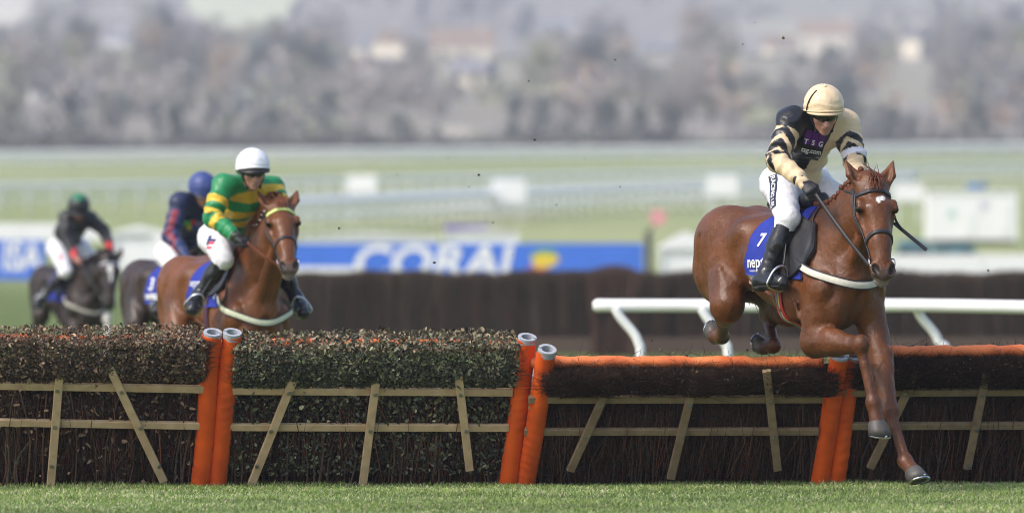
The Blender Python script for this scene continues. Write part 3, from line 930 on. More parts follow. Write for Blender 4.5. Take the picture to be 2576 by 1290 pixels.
# ------------------------------------------------------------------ the near white running rail at the right
DR = 62.0
nr = empty("running_rail", A(1500, 760, DR), 0, "thick white plastic running rail with bent posts behind the leading horse", "rail")
nr.location.z = tz(0, DR)
off = Vector(nr.location)
path = [A(1500, 768, 62.2), A(1900, 769, 62), A(2300, 768, 61.6), A(2700, 775, 61.0)]
pp = smooth_path(path, 8)
b = MB(off).tube([pp[0] + Vector((-.03, 0, 0))] + pp, [.03] + [.055] * len(pp), 14)
b.build("rail", wplastic, nr, True)
for u0, u1, dd in ((1548, 1612, 62.1), (1765, 1832, 62), (2305, 2385, 61.7)):
    q = [A(u0, 776, dd), A(u0 + 14, 800, dd), A(u0 + 46, 838, dd), A(u0 + 58, 862, dd), A(u1, 900, dd)]
    q.append(Vector((q[-1].x + .01, q[-1].y, tz(0, dd) - .1)))
    MB(off).tube(smooth_path(q, 5), .04, 10).build("post", wplastic, nr, True)

# ------------------------------------------------------------------ the hurdles
YAW = R(7.5)
EH = Vector((math.cos(YAW), math.sin(YAW), 0)); NH = Vector((math.sin(YAW), -math.cos(YAW), 0))
BASE0 = Vector((0, 45.0, 0))


class Frame:
    """leaning plane of one hurdle: a along the line, h up the lean, o outwards to the landing side"""
    def __init__(s, lean):
        s.h = Vector((0, 0, 1)) * math.cos(lean) + NH * math.sin(lean)
        s.o = NH * math.cos(lean) - Vector((0, 0, 1)) * math.sin(lean)

    def pt(s, a, h, o=0.0): return BASE0 + EH * a + s.h * h + s.o * o

    def px(s, u, v, o=0.0):
        """where the sight line of the picture point u, v meets the plane"""
        c = Vector((0, 0, CAMZ)); d = (A(u, v, 45) - c)
        t = (BASE0 + s.o * o - c).dot(s.o) / d.dot(s.o)
        p = c + d * t - BASE0
        return p.dot(EH), p.dot(s.h)


wood = mat("raw_pine", (0.64, 0.46, 0.27), .75, col2=(0.48, 0.33, 0.18), nscale=14, stretch=(1, 1, 1), noise=.2, bump=.25, bscale=90)
wood2 = mat("weathered_pine", (0.33, 0.235, 0.14), .8, col2=(0.21, 0.145, 0.085), nscale=14, noise=.2, bump=.25, bscale=90)
zinc = mat("zinc_bolt", (0.45, 0.47, 0.5), .35, 1.0)
orange = mat("orange_vinyl", (0.90, 0.13, 0.010), .5, spec=.3, noise=.10, nscale=5, col2=(0.62, 0.085, 0.012), bump=.25, bscale=45, bdist=.006)
orange_top = mat("faded_orange_vinyl", (0.88, 0.25, 0.08), .5, spec=.35, noise=.12, nscale=6, col2=(0.62, 0.13, 0.04), bump=.25, bscale=40, bdist=.006)
foam = mat("grey_foam", (0.36, 0.38, 0.42), .8, noise=.12, nscale=60, bump=.2, bscale=200)
foam_in = mat("foam_bore", (0.05, 0.05, 0.055), .9)
leafm = mat("hedge_leaf", attr=True, rough=.42, spec=.45, trans=.12)
stem_m = mat("twig_bark", (0.075, 0.045, 0.033), .8, noise=.4, nscale=30)
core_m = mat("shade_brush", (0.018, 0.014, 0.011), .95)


def twig_mesh(S, E, w, cols):
    """many thin twigs as bent three sided slivers: S start, E end"""
    n = len(S); r = np.random.default_rng(n)
    d = E - S; L = np.linalg.norm(d, axis=1, keepdims=True); d = d / L
    x = np.cross(d, r.normal(size=(n, 3))); x /= np.linalg.norm(x, axis=1, keepdims=True); y = np.cross(d, x)
    M = (S + E) / 2 + x * L * r.normal(0, .07, (n, 1))
    V = np.zeros((n, 7, 3), dtype=np.float32); w = w[:, None]
    for i, (ca, sa) in enumerate(((1, 0), (-.5, .866), (-.5, -.866))):
        V[:, i] = S + (x * ca + y * sa) * w; V[:, 3 + i] = M + (x * ca + y * sa) * w * .75
    V[:, 6] = E
    b = (np.arange(n) * 7)[:, None]
    F = np.concatenate([b + f for f in ([0, 1, 4], [0, 4, 3], [1, 2, 5], [1, 5, 4], [2, 0, 3], [2, 3, 5], [3, 4, 6], [4, 5, 6], [5, 3, 6])])
    return V.reshape(-1, 3), F, np.repeat(cols[:, None], 7, 1).reshape(-1, 3)


def leaf_mesh(P, size, cols, seed, face=None):
    """folded pointed leaves scattered at P"""
    n = len(P); r = np.random.default_rng(seed)
    d = r.normal(size=(n, 3)); d[:, 2] -= .4
    if face is not None:
        nz = np.array(face) + r.normal(0, .65, (n, 3))
    else:
        nz = r.normal(size=(n, 3))
    nz /= np.linalg.norm(nz, axis=1, keepdims=True)
    d -= nz * (d * nz).sum(1, keepdims=True); d /= np.linalg.norm(d, axis=1, keepdims=True)
    s = np.cross(nz, d); size = size[:, None]; fold = r.uniform(-.25, .35, (n, 1))
    wv = r.uniform(.6, .95, (n, 1))
    V = np.zeros((n, 8, 3), dtype=np.float32)
    V[:, 0] = P - d * size * .5; V[:, 1] = P - d * size * .1; V[:, 2] = P + d * size * .2 ; V[:, 3] = P + d * size * .58 - nz * size * .1
    V[:, 4] = P - d * size * .32 + s * size * .36 * wv + nz * size * fold * .8; V[:, 5] = P + d * size * .12 + s * size * .34 * wv + nz * size * fold
    V[:, 6] = P - d * size * .32 - s * size * .36 * wv + nz * size * fold * .8; V[:, 7] = P + d * size * .12 - s * size * .34 * wv + nz * size * fold
    b = (np.arange(n) * 8)[:, None]
    F = np.concatenate([b + f for f in ([0, 4, 1], [1, 4, 5], [1, 5, 2], [2, 5, 3], [0, 1, 6], [1, 7, 6], [1, 2, 7], [2, 3, 7])])
    return V.reshape(-1, 3), F, np.repeat(cols[:, None], 8, 1).reshape(-1, 3)


LEAF1 = leaf_mesh(np.zeros((1, 3)), np.array([1.0]), np.array([[1, 1, 1]]), 5, (0, -1, 0))


def padded_post(par, off, base, top, rad, dirt, tw):
    d = (top - base).normalized(); x = d.cross(Vector((0, 1, 0))).normalized(); y = d.cross(x).normalized()   # y points roughly back
    L = (top - base).length; n = 36; m = 90
    V = []; r = random.Random(tw)
    ph = [r.uniform(0, 6) for _ in range(6)]
    for i in range(m + 1):
        t = i / m; h = t * L
        for j in range(n):
            a = 2 * math.pi * j / n
            wr = .0020 * math.sin(h * 95 + 2.2 * math.sin(a + ph[0]) + 3 * math.sin(h * 7 + ph[1])) * (.4 + .6 * math.sin(a * 1 + h * 5 + ph[2])) + .0014 * math.sin(h * 190 + 2 * math.sin(a * 2 + h * 9) + ph[3])
            wr += .004 * math.sin(h * 6 + ph[4]) * math.sin(a + ph[5])
            rr = rad + wr
            V.append(base + d * h + (x * math.cos(a) + y * math.sin(a)) * rr - off)
    F = np.array([(i * n + j, i * n + (j + 1) % n, (i + 1) * n + (j + 1) % n, (i + 1) * n + j) for i in range(m) for j in range(n)])
    o = obj("padded_post", mesh_data("padded_post", [tuple(v) for v in V], F, True), orange, par)
    # foam collar, open on one side, with a dark bore
    g = MB(off); r0, r1 = rad * .62, rad * .97; k = 30; gap = .16; a0 = 2.9 if tw % 2 == 0 else -.1
    vs = []
    for i in range(k + 1):
        a = a0 + gap + (2 * math.pi - 2 * gap) * i / k; c = x * math.cos(a) + y * math.sin(a)
        vs += [top + d * -.03 + c * r1, top + d * .014 + c * r1, top + d * .014 + c * r0, top - d * .16 + c * r0]
    fs = [(4 * i + j, 4 * (i + 1) + j, 4 * (i + 1) + (j + 1) % 4, 4 * i + (j + 1) % 4) for i in range(k) for j in range(3)]
    fs += [(0, 1, 2, 3), (4 * k + 3, 4 * k + 2, 4 * k + 1, 4 * k)]
    g.add(vs, fs); g.build("foam_collar", foam, o)
    MB(off).tube([top - d * .16, top - d * .05], r0 * .96, 20).build("core_pole", foam_in, o)  # dark plug, the shade of the hollow bore put into its colour
    return o


def hurdle(label, lean, u0, u1, rails, stakes, style, posts, seed, pad_v):
    f = Frame(lean); r = random.Random(seed); nr_ = np.random.default_rng(seed)
    a0, _ = f.px(u0, 1226); a1, _ = f.px(u1, 1226)
    off = f.pt((a0 + a1) / 2, 0, 0); off.z = 0
    e = empty("hurdle", off, 0, label, "hurdle", "birch hurdles in a row across the course")
    wd_ = wood if style != 'twig' else wood2
    for (ua, va), (ub, vb) in rails:
        p = [f.px(ua, va, .05), f.px(ub, vb, .05)]
        mid = ((p[0][0] + p[1][0]) / 2, (p[0][1] + p[1][1]) / 2 - .006)
        MB(off).bar(f.pt(*p[0], .03), f.pt(*p[1], .03), .046, .03, f.o, .003).build("rail", wd_, e)
    for (ua, va), (ub, vb), bolts in stakes:
        p = f.px(ua, va, .075); q = f.px(ub, vb, .075)
        st = MB(off).bar(f.pt(*p, .062), f.pt(*q, .062), .05, .028, f.o, .003).build("stake", wd_, e)
        for bu, bv in bolts:
            c = f.px(bu, bv, .08)
            MB(off).tube([f.pt(*c, .076), f.pt(*c, .081)], .0125, 12).tube([f.pt(*c, .079), f.pt(*c, .087)], .0075, 6).build("bolt", zinc, st)
    for base, top, tw in posts:
        bb = A(base[0], base[1], 44.9); bb = BASE0 + EH * f.px(base[0], 1227)[0]; bb.z = -.06
        t_ = f.px(top[0], top[1], -.02); padded_post(e, off, bb, f.pt(*t_, -.02), .059, .2, tw)
    # orange pad along the top
    pa, ph = f.px(u0, pad_v[0], -.07); pb, ph2 = f.px(u1, pad_v[1], -.07)
    n = 44; b = MB(off)
    P = [f.pt(pa + (pb - pa) * i / n, ph + (ph2 - ph) * i / n + .003 * math.sin(i * 1.3 + seed), -.09) for i in range(n + 1)]
    b.tube(P, [.036 + .0022 * math.sin(i * 2.1 + seed) + .003 * math.sin(i * .7) for i in range(n + 1)], 16)
    b.build("top_pad", orange_top, e, True)
    # added dark box behind the twigs, shade of the gaps in its colour
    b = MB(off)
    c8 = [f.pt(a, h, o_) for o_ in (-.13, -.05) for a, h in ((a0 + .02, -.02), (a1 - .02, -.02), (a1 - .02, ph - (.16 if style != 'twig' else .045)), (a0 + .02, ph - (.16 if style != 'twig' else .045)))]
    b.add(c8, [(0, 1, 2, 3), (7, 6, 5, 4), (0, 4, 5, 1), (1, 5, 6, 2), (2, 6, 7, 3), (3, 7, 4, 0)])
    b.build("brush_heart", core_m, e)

    def W(a, h, o):
        return np.array(BASE0) + np.outer(a, EH) + np.outer(h, f.h) + np.outer(o, f.o) - np.array(off)
    rh = f.px(*rails[0][0], .05)[1]           # height of the upper rail
    top_h = ph + (.066 if style != 'twig' else .012)
    nz = lambda a, s: np.sin(a * 9 + s) * .5 + np.sin(a * 23 + 2 * s) * .3 + np.sin(a * 51 + 3 * s) * .2
    # upright stems under the rails
    n = 1500
    a = nr_.uniform(a0 + .02, a1 - .02, n); h0 = nr_.uniform(-.03, .25, n); L = nr_.uniform(.3, .75, n)
    S = W(a, h0, nr_.uniform(-.06, .012, n)); E_ = W(a + nr_.normal(0, .05, n), np.minimum(h0 + L, rh), nr_.uniform(-.05, .012, n))
    g = nr_.random((n, 1)); c1 = np.array([.035, .023, .018]) + g ** 2 * np.array([.10, .062, .05])
    c1 *= np.array([1.4, 1.15, 1.0]) if style == 'twig' else np.array([1.5, 1.3, 1.15])
    red = nr_.random(n) < .18; c1[red] *= [1.5, 1.0, .85]
    V1, F1, C1 = twig_mesh(S, E_, nr_.uniform(.0018, .0045, n), c1)
    # tangled twigs of the bushy top
    n2 = {'brown': 7000, 'green': 2600, 'twig': 12000}[style]
    a = nr_.uniform(a0 + .0, a1 - .0, n2); hh = nr_.uniform(rh + .035, top_h, n2)
    if style == 'twig': hh = np.maximum(hh, rh + .05 + .045 * nz(a, seed + 5))
    fr = (hh - rh) / (top_h - rh)
    bul = (.07 + .035 * nz(a, seed)) * np.sqrt(np.clip(1 - (2 * fr - 1) ** 4, 0, 1)) * (.15 + .85 * np.clip(fr * 3, 0, 1))
    o_ = nr_.uniform(-.18, 1, n2); o_ = np.where(o_ > 0, (1 - (1 - o_) ** 2) * bul + .015, o_)
    dirv = nr_.normal(0, 1, (n2, 3)); dirv[:, 1] = np.abs(dirv[:, 1]) * (1.0 if style != 'twig' else 1.3); dirv /= np.linalg.norm(dirv, axis=1, keepdims=True)
    L = nr_.uniform(.03, .11, n2) * (1.0 if style != 'twig' else 1.2 + .8 * nr_.random(n2) ** 3)
    hh2 = np.minimum(hh, top_h - .02)
    S = W(a, hh2, o_); E_ = W(a + dirv[:, 0] * L, hh2 + dirv[:, 1] * L * .7 + .012 * nz(a, seed + 1), o_ + dirv[:, 2] * L * .5)
    g = nr_.random((n2, 1)); c2 = np.array([.05, .033, .027]) + g * np.array([.085, .055, .045])
    if style == 'twig': c2 = np.array([.016, .0095, .0065]) + g ** 2.4 * np.array([.10, .056, .036])
    V2, F2, C2 = twig_mesh(S, E_, nr_.uniform(.0009, .0022, n2), c2)
    # filler twigs between the rails
    n3 = 3500
    a = nr_.uniform(a0, a1, n3); hh = nr_.uniform(0, rh, n3); o_ = nr_.uniform(-.05, .012, n3)
    dirv = nr_.normal(0, 1, (n3, 3)); dirv[:, 1] *= 2.2; dirv /= np.linalg.norm(dirv, axis=1, keepdims=True); L = nr_.uniform(.05, .2, n3)
    S = W(a, hh, o_); E_ = W(a + dirv[:, 0] * L, np.clip(hh + dirv[:, 1] * L, 0, rh), np.clip(o_ + dirv[:, 2] * L * .15, -.06, .014))
    g = nr_.random((n3, 1)); c3 = (np.array([.025, .017, .014]) + g ** 2 * np.array([.09, .055, .045])) * (1.0 if style == 'twig' else 1.35)
    V3, F3, C3 = twig_mesh(S, E_, nr_.uniform(.001, .0026, n3), c3)
    # long loose twigs that stick out of the top
    n4 = {'brown': 620, 'green': 90, 'twig': 420}[style]
    a = nr_.uniform(a0, a1, n4); hb_ = nr_.uniform(top_h - .10, top_h - .02, n4); L = nr_.uniform(.05, .15, n4) * (1 if style == 'twig' else .7); o_ = nr_.uniform(-.12, .07, n4)
    S = W(a, hb_, o_); E_ = W(a + nr_.normal(0, .8, n4) * L, hb_ + L * nr_.uniform(.2, .9, n4), o_ + nr_.normal(0, .35, n4) * L)
    g = nr_.random((n4, 1)); c4 = np.array([.03, .02, .016]) + g ** 2 * np.array([.10, .06, .045])
    V4, F4, C4 = twig_mesh(S, E_, nr_.uniform(.0012, .0026, n4), c4)
    V3 = np.concatenate([V3, V4]); F3 = np.concatenate([F3, F4 + len(V3) - len(V4)]); C3 = np.concatenate([C3, C4])
    V = np.concatenate([V1, V2, V3]); F = np.concatenate([F1, F2 + len(V1), F3 + len(V1) + len(V2)]); C = np.concatenate([C1, C2, C3])
    o = obj("brushwood", mesh_data("brushwood", V, F, False, C), tw_m, e); tag(o, "dark bound birch twigs", kind="stuff")

    # leaves
    def leaves(nm, n, hlo, hhi, pal, szr, top, label_):
        a = nr_.uniform(a0 + .03, a1 - .03, n); hh = nr_.uniform(hlo, hhi, n)
        if top:
            fr = np.clip((hh - rh) / (top_h - rh), 0, 1)
            bul = (.085 + .025 * nz(a, seed)) * np.sqrt(np.clip(1 - np.clip(2 * fr - 1, 0, 1) ** 4, 0, 1)) * (.12 + .88 * np.clip(fr * 2.6, 0, 1))
            q = nr_.random(n); o_ = np.where(q < .78, bul * (1 - .45 * nr_.random(n) ** 2) + .012, nr_.uniform(-.15, .1, n))
            hh = np.where(q < .78, hh, top_h - .02 * nr_.random(n)) + (.022 * nz(a, seed + 1) + .012 * np.sin(a * 3.1 + seed)) * fr
        else:
            o_ = nr_.uniform(-.03, .03, n)
        P = W(a, hh, o_); pc = np.array(pal)[nr_.integers(0, len(pal), n)] * np.clip(np.exp(nr_.normal(-.45, .6, (n, 1))), .2, 2.2)
        if top:
            dry = (hh > top_h - .035) & (nr_.random(n) < .34); pc[dry] = np.array([.27, .20, .125]) * nr_.uniform(.7, 1.3, (dry.sum(), 1))
        Vl, Fl, Cl = leaf_mesh(P, (szr[0] * .7 + (szr[1] - szr[0] * .7) * nr_.random(n) ** 1.6), pc, seed + 3, tuple(f.o + Vector((0, 0, .5)) + f.h * .2))
        o = obj(nm, mesh_data(nm, Vl, Fl, False, Cl), leafm, e); tag(o, label_, kind="stuff")
    if style == 'green':
        pal = [(.06, .065, .028), (.11, .115, .05), (.20, .185, .09), (.05, .055, .028), (.28, .25, .14), (.14, .15, .075), (.16, .165, .10)]
        leaves("foliage", 10500, rh + .02, top_h, pal, (.016, .036), True, "dense small dark green leaves")
        leaves("foliage", 5000, .1, rh, pal, (.02, .040), False, "hanging dark green leaves")
    elif style == 'brown':
        pal = [(.26, .165, .09), (.15, .09, .05), (.38, .25, .15), (.07, .045, .028), (.12, .10, .05), (.22, .14, .08)]
        leaves("foliage", 8200, rh + .02, top_h, pal, (.013, .032), True, "small dead brown leaves")
        leaves("foliage", 700, .28, rh, pal, (.02, .04), False, "dead brown leaves on the stems")
        leaves("foliage", 260, .0, .3, pal, (.02, .04), False, "dead brown leaves near the ground")
    else:
        pal = [(.09, .055, .035), (.06, .04, .028), (.12, .075, .045), (.04, .028, .02)]
        leaves("foliage", 420, rh + .02, top_h, pal, (.01, .022), True, "few tiny dead leaves")
        leaves("foliage", 500, .05, rh, pal, (.01, .02), False, "few tiny dead leaves on the stems")
    # the largest stems and leaves, one by one
    for i in range(22):
        a = r.uniform(a0 + .05, a1 - .05); h1 = r.uniform(.35, rh - .05)
        q = [f.pt(a, -.02, .012), f.pt(a + r.gauss(0, .015), h1 * .5, .016), f.pt(a + r.gauss(0, .05), h1, .01)]
        rr = r.uniform(.004, .0085); c = r.choice([(.13, .07, .045), (.09, .055, .04), (.16, .08, .05), (.11, .08, .06)]); k_ = .6 if style == 'twig' else 1
        MB(off).tube(smooth_path(q, 3), [rr, rr, rr, rr * .9, rr * .8, rr * .7, rr * .6], 6).build("stem", mat("stem_%d_%s" % (int(c[0] * 100), style == 'twig'), tuple(x * k_ for x in c), .75, noise=.3, nscale=40), e, True)
    if style != 'twig':
        pal = [(.13, .13, .06), (.08, .10, .045), (.17, .15, .08)] if style == 'green' else [(.26, .16, .09), (.19, .11, .06), (.3, .2, .12)]
        lm = []
        for i, c in enumerate(pal):
            me = mesh_data("leaf", LEAF1[0], LEAF1[1], False); me.materials.append(mat("big_leaf_%s_%d" % (style, i), c, .45, spec=.4, noise=.25, nscale=3)); lm.append(me)
        for i in range(70):
            lo = .12 if style == 'green' else .3
            hgt = r.uniform(lo, top_h - .05); up = hgt > rh
            l = obj("leaf", r.choice(lm), None, e); l.location = f.pt(r.uniform(a0 + .03, a1 - .03), hgt, (.095 if up else .034) + r.uniform(-.01, .008)) - off
            l.rotation_euler = (r.uniform(-.9, .7), r.uniform(0, 6.28), r.uniform(-.8, .8)); s = r.uniform(.034, .05); l.scale = (s, s, s)
    return e


hurdle("leftmost hurdle, dead brown leaves above dark stems", R(28), -70, 512,
       [((-80, 972), (512, 982)), ((-80, 1064), (505, 1074))],
       [((151, 930), (128, 1222), [(144, 984), (138, 1075), (131, 1173)]), ((275, 924), (412, 1212), [(306, 987), (354, 1078), (401, 1173)])],
       'brown', [((502, 1230), (535, 840), 2)], 21, (856, 866))
hurdle("hurdle covered in dense dark green leaves, left of the centre", R(28), 556, 1290,
       [((560, 986), (1290, 990)), ((560, 1077), (1280, 1079))],
       [((738, 958), (632, 1222), [(727, 990), (682, 1085), (646, 1173)]), ((946, 965), (913, 1222), [(945, 993), (932, 1085)]), ((1154, 948), (1182, 1184), [(1159, 994), (1173, 1085)])],
       'green', [((541, 1230), (584, 840), 3), ((1276, 1228), (1326, 852), 4)], 22, (868, 872))
hurdle("hurdle of bare dark twigs beneath an orange top pad, right of the centre", R(35), 1335, 2072,
       [((1330, 1009), (2070, 1008)), ((1320, 1090), (2060, 1089))],
       [((1538, 960), (1435, 1186), [(1511, 1020), (1473, 1100)]), ((1747, 960), (1688, 1205), [(1735, 1020), (1715, 1100)]), ((1929, 935), (1957, 1184), [(1938, 1010), (1945, 1100)])],
       'twig', [((1318, 1228), (1376, 882), 5), ((2056, 1224), (2112, 897), 6)], 23, (914, 916))
hurdle("rightmost hurdle of bare dark twigs under an orange top pad", R(32), 2112, 2650,
       [((2110, 992), (2650, 989)), ((2100, 1075), (2650, 1074))],
       [((2308, 938), (2190, 1178), [(2278, 993), (2240, 1083)]), ((2482, 942), (2434, 1180), [(2473, 995), (2457, 1083), (2440, 1173)])],
       'twig', [((2096, 1222), (2146, 897), 7)], 24, (890, 885))

# ------------------------------------------------------------------ horses
leather = mat("black_leather", (0.018, 0.017, 0.02), .38, spec=.5, noise=.2, nscale=30, bump=.15, bscale=120)
dark_strap = mat("dark_strap", (0.022, 0.022, 0.028), .45, spec=.45)
brown_strap = mat("brown_rein", (0.20, 0.06, 0.03), .5)
steel = mat("bright_steel", (0.6, 0.6, 0.62), .22, 1.0)
cloth_blue = mat("saddlecloth_blue", (0.013, 0.030, 0.29), .75, noise=.12, nscale=25, bump=.25, bscale=140)
white_cloth = mat("white_webbing", (0.72, 0.70, 0.63), .75, noise=.08, nscale=40, bump=.2, bscale=200)
white_print = mat("white_print", (0.8, 0.8, 0.8), .6)
hoof_m = mat("hoof_horn", (0.095, 0.085, 0.078), .5, col2=(0.05, 0.044, 0.04), nscale=18, noise=.2, stretch=(1, 1, .2), bump=.2, bscale=60)
eye_m = mat("horse_eye", (0.010, 0.006, 0.005), .16, spec=.35)
fleece = mat("grey_fleece", (0.42, 0.41, 0.38), .95, noise=.3, nscale=50, bump=.8, bscale=70, bdist=.02)


def coat_mat(name):
    """short shining hair: large and fine tone changes, dimples of muscle, uneven sheen"""
    if name in MATS: return MATS[name]
    m = bpy.data.materials.new(name); m.use_nodes = True; nt = m.node_tree; b = nt.nodes["Principled BSDF"]
    tc = nd(nt, "ShaderNodeTexCoord"); at = nd(nt, "ShaderNodeAttribute", attribute_name="Col")
    def noise(sc, det=4, vec=None):
        n = nd(nt, "ShaderNodeTexNoise"); n.inputs["Scale"].default_value = sc; n.inputs["Detail"].default_value = det
        nt.links.new(vec or tc.outputs["Object"], n.inputs["Vector"]); return n.outputs["Fac"]
    def rng_(f, a0, a1, b0=.3, b1=.7):
        r = nd(nt, "ShaderNodeMapRange"); r.inputs["From Min"].default_value = b0; r.inputs["From Max"].default_value = b1; r.inputs["To Min"].default_value = a0; r.inputs["To Max"].default_value = a1
        nt.links.new(f, r.inputs["Value"]); return r.outputs[0]
    def mul(a_, b_):
        x = nd(nt, "ShaderNodeMix", data_type='RGBA', blend_type='MULTIPLY'); x.inputs["Factor"].default_value = 1
        nt.links.new(a_, x.inputs["A"]); nt.links.new(b_, x.inputs["B"]); return x.outputs["Result"]
    mp = nd(nt, "ShaderNodeMapping"); mp.inputs["Scale"].default_value = (1, 1, .25); mp.inputs["Rotation"].default_value = (0, .5, 0); nt.links.new(tc.outputs["Object"], mp.inputs["Vector"])
    c = mul(mul(at.outputs["Color"], rng_(noise(4.5, 5), .72, 1.3)), rng_(noise(110, 3, mp.outputs[0]), .75, 1.25))
    nt.links.new(c, b.inputs["Base Color"])
    nt.links.new(rng_(noise(6, 5), .33, .58), b.inputs["Roughness"]); b.inputs["Specular IOR Level"].default_value = .38
    b1 = nd(nt, "ShaderNodeBump"); b1.inputs["Strength"].default_value = .5; b1.inputs["Distance"].default_value = .02; nt.links.new(noise(16, 3), b1.inputs["Height"])
    b2 = nd(nt, "ShaderNodeBump"); b2.inputs["Strength"].default_value = .35; b2.inputs["Distance"].default_value = .004; nt.links.new(noise(140, 3, mp.outputs[0]), b2.inputs["Height"])
    nt.links.new(b1.outputs[0], b2.inputs["Normal"]); nt.links.new(b2.outputs[0], b.inputs["Normal"])
    MATS[name] = m
    return m


class HF:
    def __init__(s, loc, theta, sc=1.0):
        s.loc = Vector(loc); s.th = theta; s.sc = sc
        s.R = Matrix.Rotation(theta - math.pi / 2, 3, 'Z'); s.Ri = s.R.transposed()

    def world(s, p): return s.loc + s.R @ (Vector(p) * s.sc)
    def local(s, w): return (s.Ri @ (Vector(w) - s.loc)) / s.sc
    def dloc(s, d): return (s.Ri @ Vector(d)).normalized()

    def L(s, u, v, y):
        """local point seen at u, v that lies y to the left of the horse's middle"""
        yl = y * s.sc; st, ct = math.sin(s.th), math.cos(s.th); q = (u - 1288) / K
        f = (q * (s.loc.y + yl * st) - s.loc.x - yl * ct) / (st + q * ct)
        d = s.loc.y - f * ct + yl * st
        return Vector((f / s.sc, y, (CAMZ - (v - 694) / K * d - s.loc.z) / s.sc))


